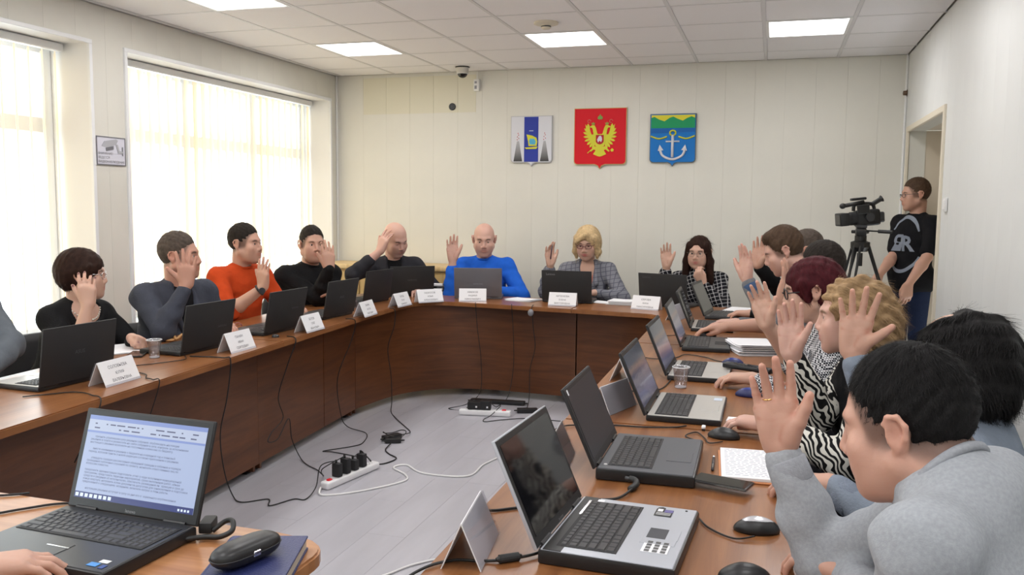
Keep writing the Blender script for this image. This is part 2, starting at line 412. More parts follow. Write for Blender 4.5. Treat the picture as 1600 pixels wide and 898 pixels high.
desk('desk','cherry-brown left desk arm under the men in orange and black sweaters',[dL(4.079,0),dL(5.40,0)],[dL(4.079,LW),dL(5.40,LW)],[dL(4.062,.17),dL(4.885,.17)],[(dL(4.11,.18),dL(4.11,LW-.03)),(dL(5.36,.18),dL(5.36,LW-.03))],M_top_y,[dL(4.892,.17),dL(5.39,.17)])
in_l=[dL(5.404,0),(-2.625,5.75)]+[(-2.36+.26*math.cos(a)-.0,5.93+.26*math.sin(a)) for a in np.linspace(PI,PI*.54,9)]
in_l=[(x+(.0),y) for x,y in in_l]+[(-1.9,6.135),(-1.388,6.069)]
out_l=[dL(5.404,LW),(-3.34,6.0)]+[(-2.84+.5*math.cos(a),6.26+.5*math.sin(a)) for a in np.linspace(PI,PI*.55,8)]+[(-1.388,6.69)]
pan_l=[dL(5.398,.17),(-2.735,5.75),(-2.68,5.95),(-2.58,6.11),(-2.43,6.23),(-2.25,6.30),(-2.05,6.325),(-1.8,6.31),(-1.392,6.28)]
desk('corner_desk','curved cherry-brown corner desk under the bald men',in_l,out_l,pan_l,[(dL(5.43,.18),dL(5.43,LW-.03)),((-1.42,6.30),(-1.42,6.66))],M_top_x)
in_r=[(-1.384,6.069),(-1.15,6.038)]+[(-.90+.19*math.cos(a),5.815+.19*math.sin(a)) for a in np.linspace(PI*.52,0,8)]+[(line_r(5.3),5.3),(line_r(4.70),4.70)]
out_r=[(-1.384,6.69),(-.75,6.61)]+[(-.36+.46*math.cos(a),6.14+.46*math.sin(a)) for a in np.linspace(PI*.52,0,8)]+[(.10,5.3),(.10,4.70)]
pan_r=[(-1.381,6.28),(-1.05,6.22),(-.85,6.12),(-.71,5.97),(-.63,5.78),(-.60,5.55),(-.585,4.71)]
desk('corner_desk','curved cherry-brown corner desk under the black laptops at the far right',in_r,out_r,pan_r,[((-1.35,6.30),(-1.35,6.66)),((-.56,4.73),(.07,4.73))],M_top_x)
dR=lambda y,o:(line_r(y)+o,y)
desk('desk','cherry-brown right desk arm under the two silver laptops and cup',[dR(2.912,0),dR(4.696,0)],[(.10,2.912),(.10,4.696)],[dR(2.915,.12),dR(4.69,.12)],[((-.54,2.94),(.07,2.94)),((-.56,4.66),(.07,4.66))],M_top_y)
desk('desk','cherry-brown right desk arm nearest the camera, under the sticker-covered laptop',[dR(1.0,0),dR(2.908,0)],[(.10,1.0),(.10,2.908)],[dR(1.03,.12),dR(2.9,.12)],[((-.52,1.03),(.07,1.03)),((-.54,2.88),(.07,2.88))],M_top_y)
nd_in=[(-2.55,1.70),(-1.06,1.675)]+[(-1.0+.09*math.cos(a),1.575+.09*math.sin(a)) for a in np.linspace(PI*.5,0,7)]+[(-.915,1.0)]
desk('desk','separate wooden desk at lower left holding the laptop with an open document',nd_in,[(-2.55,.98),(-1.2,.98)],[(-2.4,1.45),(-1.15,1.43)],[((-2.4,1.02),(-2.4,1.42)),((-1.15,1.02),(-1.15,1.40))],wood('light cherry laminate',(.30,.12,.045),(.47,.225,.095),.3,(1.6,28,1)))
# ---------------------------------------------------------------- laptops
T0 = .75
key_me = {}
def key_mesh(w,d):
    k=(round(w,4),round(d,4))
    if k not in key_me:
        h=.0022; i=.0018; V=[(-w/2,-d/2,0),(w/2,-d/2,0),(w/2,d/2,0),(-w/2,d/2,0),(-w/2+i,-d/2+i,h),(w/2-i,-d/2+i,h),(w/2-i,d/2-i,h),(-w/2+i,d/2-i,h)]
        key_me[k]=mesh('key',V,[(4,5,6,7),(0,1,5,4),(1,2,6,5),(2,3,7,6),(3,0,4,7)])
    return key_me[k]
def key_layout(kw, kd, numpad):
    """(x,y,w,d) of every key in a field kw x kd centred on 0"""
    main = kw*.80 if numpad else kw; rows=[[1]*15,[1]*13+[2],[1.5]+[1]*12+[1.5],[1.75]+[1]*11+[2.25],[2.25]+[1]*10+[2.75],[1.25,1.25,1,1.25,5.5,1.25,1,1.5,1]]
    out=[]; rd=kd/6; x00=-kw/2
    for r,row in enumerate(rows):
        u=main/sum(row); x=x00; y=kd/2-rd*(r+.5); dd=rd*(.62 if r==0 else .86)
        for w in row: out.append((x+u*w/2,y,u*w-.0026,dd)); x+=u*w
        if numpad:
            u2=(kw*.19)/4; x=kw/2-kw*.19
            for q in range(4): out.append((x+u2*(q+.5),y,u2-.0026,dd))
    return out
M_key = mat('black key caps', (.030,.030,.033), .42)
M_deckblk = mat('keyboard well', (.012,.012,.013), .6)
def screen_mat(name, stops, strength, base=(.01,.01,.012), rough=.12):
    m=mat(name, base, rough); N,L,b=nodes_of(m)
    tc=N.new('ShaderNodeTexCoord'); sp=N.new('ShaderNodeSeparateXYZ'); nz=N.new('ShaderNodeTexNoise'); nz.inputs['Scale'].default_value=3.5; nz.inputs['Detail'].default_value=3
    mp=N.new('ShaderNodeMapping'); mp.inputs['Scale'].default_value=(2,2,9)
    ad=N.new('ShaderNodeMath'); ad.operation='MULTIPLY_ADD'; ad.inputs[1].default_value=.16; r=ramp(N,stops)
    L.new(tc.outputs['Generated'],sp.inputs[0]); L.new(tc.outputs['Generated'],mp.inputs[0]); L.new(mp.outputs[0],nz.inputs['Vector'])
    L.new(nz.outputs[0],ad.inputs[0]); L.new(sp.outputs[2],ad.inputs[2]); L.new(ad.outputs[0],r.inputs[0])
    L.new(r.outputs[0],b.inputs['Emission Color']); b.inputs['Emission Strength'].default_value=strength; return m
M_off = mat('dark glossy screen', (.006,.006,.008), .06, spec=.6)
M_dim = mat('dim matt screen', (.022,.022,.028), .35)
M_lake = screen_mat('lake wallpaper screen',[(.05,(.05,.05,.07)),(.28,(.10,.10,.16)),(.45,(.12,.11,.14)),(.56,(.17,.15,.17)),(.66,(.055,.055,.085)),(.76,(.16,.105,.085)),(.86,(.06,.065,.085)),(1.,(.045,.05,.065))],.85)
def laptop(label, x, y, rz, w=.37, d=.255, sh=.235, lean=15, lid=M_black, deck=M_dark, base=M_black, screen=M_off, keys='stuff', th=.021, deck_keys=M_key, numpad=True, group='open laptops along the desks', logo=None, bezel=M_black, zb=None):
    t=thing('laptop',label,'laptop',(x,y,T0+.001),math.radians(rz),group)
    b=MB(); b.box((0,-d/2,th/2),(w,d,th),bev=.006,seg=2); b.build('base',base,t,auto=40)
    MB().box((0,-d/2,th-.0005),(w-.008,d-.010,.004),bev=.0015).build('palm_deck',deck,t)
    kw=w*.90 if numpad else w*.80; kd=d*.42; ky=-d*.335
    kb=MB().box((0,0,0),(kw+.008,kd+.008,.0022)).build('keyboard',M_deckblk,t,loc=(0,ky,th+.0016))
    lay=key_layout(kw,kd,numpad)
    if keys=='parts':
        for (a,c,e,g) in lay: link('key',key_mesh(e,g),deck_keys,kb,(a,c,.0011))
    else:
        q=MB()
        for (a,c,e,g) in lay: q.add([(v[0]+a,v[1]+c,v[2]+.0011) for v in [tuple(p.co) for p in key_mesh(e,g).vertices]],[tuple(p.vertices) for p in key_mesh(e,g).polygons])
        o=q.build('keys',deck_keys,kb); o['kind']='stuff'
    MB().box((-.02,-d*.80,th+.0018),(w*.26,d*.26,.0016),bev=.0006).build('touchpad',M_deckblk if deck is M_dark else deck,t)
    L=Matrix.Rotation(-math.radians(lean),4,'X')
    lid_o=MB().box((0,.004,sh/2),(w,.0085,sh),bev=.0035,seg=2).build('lid',lid,t,loc=(0,0,th-.002),rot=(-math.radians(lean),0,0),auto=40)
    MB().box((0,-.0005,sh/2),(w-.006,.002,sh-.006),bev=.0009).build('bezel',bezel,lid_o)
    so=MB().box((0,-.0019,sh/2+.004),(w-.032,.0012,sh-.040)).build('display',screen,lid_o)
    for s in (-1,1): MB().tube([(s*w*.34-.03,.001,th-.001),(s*w*.34+.03,.001,th-.001)],.0065,10).build('hinge',M_black if lid is not M_silver else M_dark,t)
    if logo:
        text('logo',logo[0],logo[1],logo[2],lid_o,(logo[3],.0088,logo[4]),(PI/2,0,PI))
    return t,lid_o,so
M_logo = mat('grey lid lettering',(.28,.28,.29),.4)
M_dlogo = mat('dark lid lettering',(.075,.075,.08),.4)
# right arm, near to far
tA,lidA,soA = laptop('silver laptop covered in stickers nearest on the right desk, dark screen',-.440,1.865,90-3,.358,.288,.245,24,M_silver,M_silver,M_black,M_off,'parts',.030,numpad=False)
tB,lidB,soB = laptop('dark grey laptop with a blank black screen, beside the clear-cased phone',-.447,2.465,90+1,.385,.268,.235,24,M_blackm,mat('slate palm rest',(.085,.088,.10),.45),M_black,M_dim,'parts',.032,numpad=False)
tC,lidC,_ = laptop('silver laptop showing a lake wallpaper, beside the water cup and black mouse',-.404,3.165,90,.392,.258,.235,24,M_blackm,M_alu,M_black,M_lake)
tD,lidD,_ = laptop('silver laptop with lake wallpaper beyond the water cup, black handset on its corner',-.418,3.905,90,.392,.262,.235,23,M_blackm,M_alu,M_black,M_lake)
tE,lidE,_ = laptop('dark laptop with charcoal keyboard beside the thick paper stack',-.442,4.70,92,.40,.245,.235,22,M_blackm,M_dark,M_black,M_lake)
tF,lidF,_ = laptop('silver-decked laptop with black screen behind the paper stack, by the mouse hand',-.462,5.43,92,.39,.25,.235,22,M_blackm,M_alu,M_black,M_off)
tG,lidG,_ = laptop('farthest black laptop on the right desk, at the corner with a black mouse',-.40,6.02,84,.36,.25,.235,24,M_blackm,M_dark,M_black,M_off)
# left arm
laptop('black laptop in front of the woman with the pearl necklace',-2.722,2.82,-93,.37,.25,.235,8,M_blackm,M_alu,M_black,M_dim,logo=('ASUS',.022,M_dlogo,0,.12))
laptop('black laptop in front of the man in the grey-blue blazer',-2.730,3.675,-93,.37,.25,.235,10,M_blackm,M_dark,M_black,M_dim,logo=('SAMSUNG',.015,M_dlogo,-.10,.10))
laptop('black laptop in front of the man in the orange sweater',-2.715,4.37,-92,.38,.25,.235,11,M_blackm,M_dark,M_black,M_dim,logo=('SAMSUNG',.015,M_dlogo,-.08,.12))
laptop('black laptop in front of the man in the black sweater',-2.735,5.075,-94,.37,.25,.235,11,M_blackm,M_dark,M_black,M_dim,logo=('ASUS',.022,M_dlogo,0,.12))
laptop('black laptop at the left desk corner, half hidden behind its neighbour',-2.875,5.93,-98,.36,.25,.235,9,M_blackm,M_dark,M_black,M_dim)
laptop('black laptop on the corner desk in front of the bald man in the dark blazer',-2.80,6.43,-142,.37,.25,.235,10,M_blackm,M_dark,M_black,M_dim,logo=('SAMSUNG',.017,M_dlogo,0,.12))
laptop('grey laptop in front of the bald man in the blue sweater',-2.235,6.46,-166,.38,.22,.235,10,M_grey,M_grey,M_grey,M_dim,logo=('SAMSUNG',.017,mat('pale lid lettering',(.30,.30,.33),.4),0,.105))
laptop('black laptop with pale logo in front of the blond woman',-1.505,6.445,-179,.392,.22,.235,8,M_blackm,M_dark,M_black,M_dim,logo=('Lenovo',.024,M_logo,.125,.205))
laptop('black laptop with pale logo in front of the long-haired woman in check',-.765,6.44,-196,.385,.22,.235,8,M_blackm,M_dark,M_black,M_dim,logo=('Lenovo',.022,M_dlogo,.125,.205))
# near left: a document on screen
M_doc = mat('document page on screen',(.02,.02,.03),.25,emit=((.50,.60,.86),.80))
M_docb = mat('blue toolbar on screen',(.02,.02,.03),.25,emit=((.30,.40,.80),.75))
M_docr = mat('pale ribbon on screen',(.02,.02,.03),.25,emit=((.60,.68,.88),.80))
M_docd = mat('navy taskbar on screen',(.02,.02,.03),.25,emit=((.030,.045,.19),.9))
M_docl = mat('screen text',(.015,.015,.03),.3,emit=((.09,.10,.19),.9))
M_doci = mat('bright screen icon',(.02,.02,.03),.25,emit=((.75,.85,1.),1.))
tN,lidN,soN = laptop('black laptop with a text document open, on the separate lower left desk',-1.397,1.590,-3,.378,.272,.234,18,M_blackm,mat('glossy black palm rest',(.018,.019,.022),.28),M_black,M_doc,'parts',.028)
sw,sh_=.378-.032,.234-.040; zc_=.234/2+.004
def onscreen(name,m,x0,x1,z0,z1,dy=-.0027):
    return MB().box((0,0,0),(x1-x0,.0006,z1-z0)).build(name,m,soN,loc=((x0+x1)/2,dy,(z0+z1)/2))
zt_=zc_+sh_/2; zb_=zc_-sh_/2
onscreen('title_bar',M_docb,-sw/2,sw/2,zt_-.010,zt_); onscreen('toolbar',M_docr,-sw/2,sw/2,zt_-.036,zt_-.010)
onscreen('ruler',M_docb,-sw/2,sw/2,zt_-.041,zt_-.036); onscreen('taskbar',M_docd,-sw/2,sw/2,zb_,zb_+.014)
b=MB()
for q in range(8): b.box((-sw/2+.008+q*.014,-.0032,zb_+.007),(.009,.0004,.008))
for q in range(4): b.box((sw/2-.04+q*.009,-.0032,zb_+.006),(.005,.0004,.005))
o=b.build('taskbar_icons',M_doci,soN); o['kind']='stuff'
b=MB(); random.seed(3)
for r in range(2):
    x=-sw/2+.02
    while x<sw/2-.02:
        wd=random.choice([.004,.006,.016,.024]); 
        if random.random()<.75: b.box((x+wd/2,-.0032,zt_-.019-r*.010),(wd,.0004,.003))
        x+=wd+random.choice([.004,.008])
o=b.build('toolbar_icons',M_docl,soN); o['kind']='stuff'
paras=[['      признать утратившим силу решение собрания, опубликовать настоящее','решение в газете и разместить на сайте собрания в сети, контроль за исполнением','настоящего решения возложить на постоянную комиссию по бюджету.'],
['      внести изменения в решение о бюджете на очередной год и плановый','период, изложив пункты в новой редакции согласно приложению к решению.'],
['      утвердить порядок рассмотрения обращений граждан в собрание и порядок','проведения публичных слушаний по проекту, назначить ответственных лиц по','вопросам повестки.'],
['предложить администрации подготовить отчет о ходе исполнения муниципальной','программы, представить перечень мероприятий, сроки выполнения работ, объем','средств и сведения об исполнителях, обеспечить размещение информации в срок до','конца квартала, направить копии документов депутатам для ознакомления и подготовки','предложений к следующему заседанию, включить вопрос в план работы.'],
['      настоящее решение вступает в силу со дня его официального опубликования.']]
zz=zt_-.046
for p in paras:
    text('document_text','\n'.join(p),.0070,M_docl,soN,(-sw/2+.016,-.0033,zz),(PI/2,0,0),align='LEFT',valign='TOP')
    zz-=.0071*len(p)+.0072
text('logo','lenovo',.011,M_logo,lidN,(0,-.0028,.010),(PI/2,0,0))
MB().box((.0,-.20,.0305),(.06,.004,.001),bev=.0004).build('touchpad_bar',M_chrome,tN)
for (a,c,e,g,mm) in ((.140,-.243,.024,.016,mat('blue sticker',(.05,.25,.62),.4)),(.152,-.225,.022,.013,M_paper),(-.172,-.222,.028,.022,M_paper),(.166,-.246,.012,.016,mat('dark blue sticker',(.02,.06,.25),.4))):
    MB().box((a,c,.0301),(e,g,.0006)).build('sticker',mm,tN)
# stickers and details on the silver laptop
zA=.0322
MB().box((.152,-.055,zA),(.022,.016,.0008)).build('sticker',M_paper,tA)
s_=MB(); 
b=MB().prism([(.105,-.232),(.150,-.232),(.150,-.212),(.160,-.212),(.165,-.204),(.160,-.195),(.150,-.192),(.105,-.192)],zA,zA+.0006); b.build('sticker',M_black,tA)
MB().box((.140,-.222,zA+.0008),(.018,.020,.0005)).build('sticker_print',mat('violet print',(.13,.11,.30),.5),tA)
MB().box((.142,-.202,zA+.0008),(.016,.012,.0005)).build('sticker_print',M_paper,tA)
b=MB()
for q in range(4): b.box((.112+q*.005,-.212,zA+.0008),(.002,.034,.0005))
b.build('sticker_print',mat('grey stripe print',(.55,.55,.55),.5),tA)
MB().box((-.005,-.222,zA),(.060,.042,.0010),bev=.0004).build('touchpad_surface',mat('slate touchpad',(.05,.052,.062),.45),tA)
MB().box((-.005,-.2575,zA),(.060,.024,.0012),bev=.0005).build('touchpad_button',M_silver,tA)
MB().box((-.082,-.232,zA),(.062,.056,.0006)).build('sticker',M_paper,tA)
b=MB()
for i in range(4):
    for j in range(3): b.box((-.105+i*.0155,-.250+j*.017,zA+.0006),(.0115,.0105,.0005))
b.build('sticker_print',mat('dark print blocks',(.10,.10,.10),.6),tA)
MB().tube([(.160,-.26,.031),(.160,-.26,.0328)],.003,10).build('status_light',M_black,tA)
MB().box((.10,-.030,zA),(.10,.007,.0012),bev=.0005).build('speaker_strip',M_chrome,tA)
MB().box((0,-.030,.0312),(.35,.040,.002),bev=.0005).build('hinge_strip',M_black,tA)
text('logo','hp invent',.009,M_logo,lidA,(0,-.0028,.010),(PI/2,0,0))
MB().box((-.165,-.0024,.218),(.011,.0006,.016)).build('sticker',M_paper,lidB)
MB().tube([(-.155,-.022,.033),(-.155,-.022,.0355)],.005,12).build('power_button',M_white,tB)
for tt in (tC,tD,tF):
    MB().box((.13,-.228,.0232),(.042,.030,.0006)).build('sticker',mat('pale blue sticker',(.60,.68,.80),.4),tt)
# ---------------------------------------------------------------- name plates
lines=[('СОЛОВЬЕВА','ЮЛИЯ','ВАЛЕРЬЕВНА'),('ПАНИН','ИВАН','СЕРГЕЕВИЧ'),('БЕЛОВ','ОЛЕГ','ИВАНОВИЧ'),('ЛАРИН','АНТОН','ПАВЛОВИЧ'),('ТИТОВ','ЕГОР','ЮРЬЕВИЧ'),('МОРОЗОВ','ИЛЬЯ','АЛЕКСЕЕВИЧ'),('КРЮКОВ','АНДРЕЙ','НИКОЛАЕВИЧ'),('АРТЕМОВА','ЕЛЕНА','ВИКТОРОВНА'),('СЕРОВА','АННА','МАКСИМОВНА'),('ПАНКРАТОВ','СЕРГЕЙ','ВАСИЛЬЕВИЧ'),('ЗИМИН','ПЕТР','ОЛЕГОВИЧ'),('ГУЩИН','ВАДИМ','ЛЬВОВИЧ'),('РЫБИНА','ОЛЬГА','ИГОРЕВНА'),('ЧЕРНОВА','ИННА','ПЕТРОВНА')]
def plate(label, cx, cy, rz, k, mb=M_paper):
    t=thing('name_plate',label,'name plate',(cx,cy,T0),math.radians(rz),'folded name plates on the desks')
    w,h,dp=.212,.098,.042; a=math.atan2(dp,h); sl=math.hypot(dp,h)
    for nm,s,m in (('front_panel',-1,M_paper),('back_panel',1,mb)):
        MB().box((0,0,sl/2),(w,.0022,sl)).build(nm,m,t,loc=(0,s*dp,0),rot=(s*a,0,0))
    # clear acrylic stand round the card
    MB().box((0,0,.004),(w+.006,.002,.012)).build('acrylic_lip',M_acryl,t,loc=(0,-dp-.0035,.001),rot=(-a,0,0))
    MB().box((0,0,sl/2-.001),(w+.008,.0015,sl)).build('acrylic_sheet',M_acryl,t,loc=(0,dp+.004,.001),rot=(a,0,0))
    fr=[o for o in t.children if o.name.startswith('front_panel')][0]; r=lines[k]
    for q,(tx,sz) in enumerate(zip(r,(.0185,.0165,.0175))):
        text('lettering',tx,sz,M_ink,fr,(0,-.0016,sl*.72-q*.028),(PI/2,0,0))
    return t
plate('folded white name plate in front of the laptop by the pearl necklace woman',-2.60,2.90,93,0)
plate('folded white name plate in front of the grey-blue blazer man\'s laptop',-2.595,3.745,90,1)
plate('folded white name plate in front of the orange sweater man\'s laptop',-2.60,4.475,91,2)
plate('folded white name plate in front of the black sweater man\'s laptop',-2.605,5.215,93,3)
plate('small-looking name plate at the left desk bend, before the half hidden laptop',-2.615,5.80,86,4)
plate('name plate catching window glare on the bend of the corner desk',-2.52,6.125,48,5)
plate('white name plate in front of the grey laptop',-2.225,6.30,18,6)
plate('white name plate in front of the blond woman\'s laptop',-1.493,6.265,1,7)
plate('white name plate in front of the laptop of the long-haired woman',-.865,6.26,-14,8)
plate('grey-looking name plate between the blank laptop and the lake wallpaper laptop',-.545,3.12,-108,9)
plate('name plate seen edge-on behind the second silver laptop from the cup',-.605,3.72,-92,10)
plate('name plate seen edge-on behind the blank dark laptop',-.585,2.40,-84,11)
plate('nearest name plate on the right desk, beside the cable with a ferrite bead',-.605,1.71,-82,12)
plate('small name plate at the far right desk bend beside the silver-decked laptop',-.60,5.80,-100,13)
# ---------------------------------------------------------------- small things on the desks
def mouse(label,x,y,rz,top,side,z=T0,wheel=M_dark):
    t=thing('computer_mouse',label,'mouse',(x,y,z+.0005),math.radians(rz))
    def shell(sx,sy,sz,lo,hi):
        b=MB().ell((0,0,0),(sx,sy,sz),24,14); V=[]
        for v in b.V:
            zz=max(v[2]+.006,0); V.append((v[0]*(1-.12*(v[1]/sy)**2),v[1],min(max(zz,lo),hi)*(1-.25*max(v[1]/sy,0)**2)))
        b.V=V; return b
    shell(.031,.053,.028,0,.05).build('body',side,t,smooth=True)
    b=shell(.0275,.0505,.0295,.013,.05); b.build('top_shell',top,t,smooth=True)
    MB().tube([(-.003,.024,.0205),(.003,.024,.0205)],.006,12).build('scroll_wheel',wheel,t)
    return t
mouse('black mouse with grey buttons beside the silver laptop and notebook',-.130,2.83,80,M_black,M_black)
mouse('silver and black mouse before the man in the grey sweatshirt',-.012,2.02,95,mat('silver mouse shell',(.62,.62,.65),.25,metal=.4),M_black)
mouse('black mouse at the bottom edge beside the sticker-covered laptop',-.030,1.74,95,M_black,M_black)
mouse('blue mouse beside the paper stack and second silver laptop',-.162,4.18,85,mat('blue mouse shell',(.02,.035,.22),.3),mat('navy mouse side',(.012,.018,.10),.4))
mouse('blue mouse half hidden behind the front man\'s raised hand',-.070,3.50,85,MATS['blue mouse shell'],MATS['navy mouse side'])
mouse('black mouse under the hand on the right desk',-.345,5.06,90,M_black,M_black)
mouse('black mouse on the farthest right laptop\'s corner',-.12,5.75,95,M_black,M_black)
def cup(label,x,y):
    t=thing('plastic_cup',label,'cup',(x,y,T0))
    MB().lathe([(0,.002),(.024,.002),(.0245,.004),(.030,.055),(.0335,.085),(.036,.0865),(.0365,.0885),(.0345,.0895),(.0325,.085),(.0285,.055),(.0232,.005),(0,.004)],28).build('cup_wall',M_cup,t,smooth=True)
    ob=MB().lathe([(.0337,.0855),(.0368,.0862),(.0372,.0885),(.035,.0902),(.0338,.088)],28).build('rim',mat('frosted plastic',(.62,.63,.66),.35),t,smooth=True)
    MB().lathe([(0,.0005),(.0225,.0005),(.0235,.006),(.022,.007),(0,.006)],28).build('base_ring',MATS['frosted plastic'],t,smooth=True)
    return t
cup('clear plastic water cup beside the silver laptop on the right desk',-.345,3.575)
cup('clear plastic water cup on the left desk by the blazer man',-2.835,3.425)
# notebook with pen
t=thing('notebook','open orange-edged notebook with handwritten page before the sweatshirt man','notebook',(-.050,2.52,T0),math.radians(4))
MB().box((0,0,.003),(.155,.300,.006),bev=.002).build('cover',mat('orange notebook cover',(.62,.25,.10),.5),t)
MB().box((.002,0,.0105),(.147,.290,.009),bev=.001).build('page_block',M_paper,t)
b=MB(); random.seed(5)
for r in range(17):
    x=-.06
    while x<.06:
        wd=random.uniform(.006,.02); b.box((x+wd/2,.13-r*.0158,.0152),(min(wd,.065-x),.0016,.0003)); x+=wd+.005
o=b.build('handwriting',mat('blue ink',(.22,.24,.36),.6),t); o['kind']='stuff'
t=thing('pen','dark ballpoint pen lying along the notebook spine','pen',(-.143,2.52,T0+.006),math.radians(92))
MB().tube([(-.07,0,0),(.05,0,0)],.0042,10).build('barrel',M_dark,t,smooth=True); MB().tube([(.05,0,0),(.068,0,0),(.074,0,0)],[.0042,.0035,.001],10).build('tip',M_chrome,t,smooth=True); MB().box((-.045,0,.005),(.04,.002,.0012)).build('clip',M_chrome,t)
def phone(label,x,y,z,rz,l=.150,w=.072,case=None,tilt=0):
    t=thing('smartphone',label,'phone',(x,y,z),math.radians(rz)); t.rotation_euler=(tilt,0,math.radians(rz))
    MB().box((0,0,.0045),(w,l,.008),bev=.003,seg=2).build('body',M_black,t,auto=40); MB().box((0,0,.0088),(w-.006,l-.008,.0008)).build('screen',M_off,t)
    if case: MB().box((0,0,.0042),(w+.006,l+.006,.0080),bev=.004,seg=2).build('clear_case',M_acryl,t)
    return t
phone('phone in a clear case propped on the blank laptop\'s front edge',-.105,2.30,T0+.016,74,case=True,tilt=0)
phone('black phone lying by the papers of the woman in black',-2.965,3.46,T0,28,.158,.078)
phone('black phone lying on the wall side of the left corner',-2.98,5.72,T0,80)
t=thing('card_holder','pale flat card with blue print beside the black mouse','card',(-.080,3.075,T0),math.radians(-4)); MB().box((0,0,.003),(.105,.062,.006),bev=.002).build('case',M_paper,t); MB().box((-.02,-.012,.0063),(.045,.007,.0005)).build('print',mat('blue print',(.04,.06,.25),.6),t)
t=thing('cordless_handset','long black handset lying across the silver laptop corner','handset',(-.085,3.905,T0+.027),math.radians(-28))
MB().box((0,0,.014),(.235,.046,.024),bev=.009,seg=3).build('body',M_black,t,auto=40); MB().box((.02,0,.0265),(.06,.034,.002),bev=.0008).build('display',M_off,t)
b=MB()
for i in range(4):
    for j in range(3): b.box((-.085+i*.019,-.012+j*.012,.0268),(.012,.008,.002),bev=.0007)
b.build('buttons',M_dark,t)
def sheets(label,x,y,rz,n,w=.21,l=.297,thick=.0006,curl=.012,jit=.012,group=None,name='paper_stack',cat='papers',z=T0):
    t=thing(name,label,cat,(x,y,z),math.radians(rz),group); random.seed(n+int(x*100))
    for k in range(n):
        z=k*(thick+.0012)+.0004; V=[];F=[]; m=9
        for i in range(m):
            for s in (0,1):
                v=i/(m-1); c_=curl*((k+1)/n)*(abs(v-.5)*2)**2.2*(1 if v<.5 else .45)
                V += [(-w/2,-l/2+l*v,z+c_+s*thick),(w/2,-l/2+l*v,z+c_*.8+s*thick)]
        for i in range(m-1):
            a=4*i; F += [(a,a+4,a+5,a+1),(a+2,a+3,a+7,a+6),(a,a+2,a+6,a+4),(a+1,a+5,a+7,a+3)]
        F += [(0,1,3,2),(4*m-4,4*m-2,4*m-1,4*m-3)]
        link('sheet',mesh('sheet',V,F),M_paper,t,(random.uniform(-jit,jit),random.uniform(-jit,jit),0),(0,0,random.uniform(-jit,jit)*3))
    return t
sheets('thick curling paper stack beside the blue mouse on the right desk',-.080,4.62,18,12,curl=.016,thick=.0022)
sheets('loose white sheets under the fist of the woman in black',-3.16,3.56,62,2,curl=.003,thick=.001)
sheets('white sheet beside the orange sweater man\'s laptop',-3.03,4.16,88,2,.15,.21,curl=.002,thick=.001)
sheets('white papers between the grey laptop and the blond woman\'s laptop',-1.87,6.50,72,3,.19,.24,curl=.008,thick=.001)
sheets('white sheet lying right of the blond woman\'s laptop',-1.225,6.57,75,2,.14,.20,curl=.008,thick=.001)
sheets('paper pile between the blond woman and the long-haired woman',-1.075,6.53,85,9,.19,.22,curl=.006,thick=.002)
sheets('open white notebook behind the black sweater man\'s laptop',-2.98,4.86,88,4,.16,.22,curl=.004,thick=.002,name='notebook',cat='notebook')
t=thing('blue_folder','dark blue folder lying by the far right laptop','folder',(-.20,6.40,T0),math.radians(-12)); MB().box((0,0,.005),(.24,.31,.009),bev=.003).build('cover',mat('navy leatherette',(.012,.016,.075),.45),t); MB().box((.004,0,.0105),(.22,.29,.002)).build('page_block',M_paper,t)
# toy key-ring bits, sunglasses, clock, trays
t=thing('wooden_trinket','small carved wooden trinket behind the water cup on the left desk','ornament',(-3.06,3.86,T0),.3); mw=mat('pale carved wood',(.55,.30,.12),.5)
MB().tube(bez([(-.05,0,.012),(-.02,.02,.03),(.01,0,.016),(.035,.015,.036),(.06,0,.014)]),.008,8).build('carved_branch',mw,t,smooth=True); MB().ell((-.03,0,.010),(.03,.02,.010)).build('carved_foot',mw,t,smooth=True)
t=thing('spectacles','pink-framed spectacles lying beside the orange sweater man','spectacles',(-3.03,4.33,T0),.9); mp_=mat('pink spectacle frame',(.35,.12,.16),.35)
for s in (-1,1):
    MB().tube([(s*.032+.024*math.cos(a),0,.022+.02*math.sin(a)) for a in np.linspace(0,2*PI,17)],.0022,6).build('rim',mp_,t,smooth=True); MB().tube(bez([(s*.058,0,.026),(s*.062,.06,.02),(s*.055,.12,.004)]),.0022,6).build('temple',mp_,t,smooth=True)
MB().tube([(-.009,0,.028),(.009,0,.028)],.002,6).build('bridge',mp_,t)
t=thing('black_pouch','soft black pouch lying behind the spectacles','pouch',(-3.06,4.22,T0),.4); b=MB().ell((0,0,.018),(.075,.045,.022)); b.V=[(v[0],v[1],max(v[2],0)+.003*math.sin(v[0]*90)) for v in b.V]; b.build('pouch_body',M_blackm,t,smooth=True); MB().tube([(-.06,0,.036),(0,.006,.043),(.06,0,.036)],.003,6).build('zipper',M_dark,t)
t=thing('desk_clock','small dark desk clock beside the half hidden laptop','clock',(-2.88,5.55,T0),math.radians(80)); mb_=mat('brushed grey metal',(.22,.21,.22),.35,metal=.6)
MB().prism([(-.045,0),(.045,0),(.032,.055),(-.032,.055)],-.02,.02,Matrix.Rotation(PI/2,4,'X')).build('case',mb_,t); MB().tube(bez([(-.022,0,.055),(-.012,0,.085),(.012,0,.085),(.022,0,.055)]),.006,8).build('handle',M_chrome,t,smooth=True); MB().box((0,-.021,.028),(.05,.002,.034)).build('dial',M_dark,t)
t=thing('document_trays','stacked grey document trays behind the corner laptop','trays',(-2.70,6.695,T0),math.radians(5))
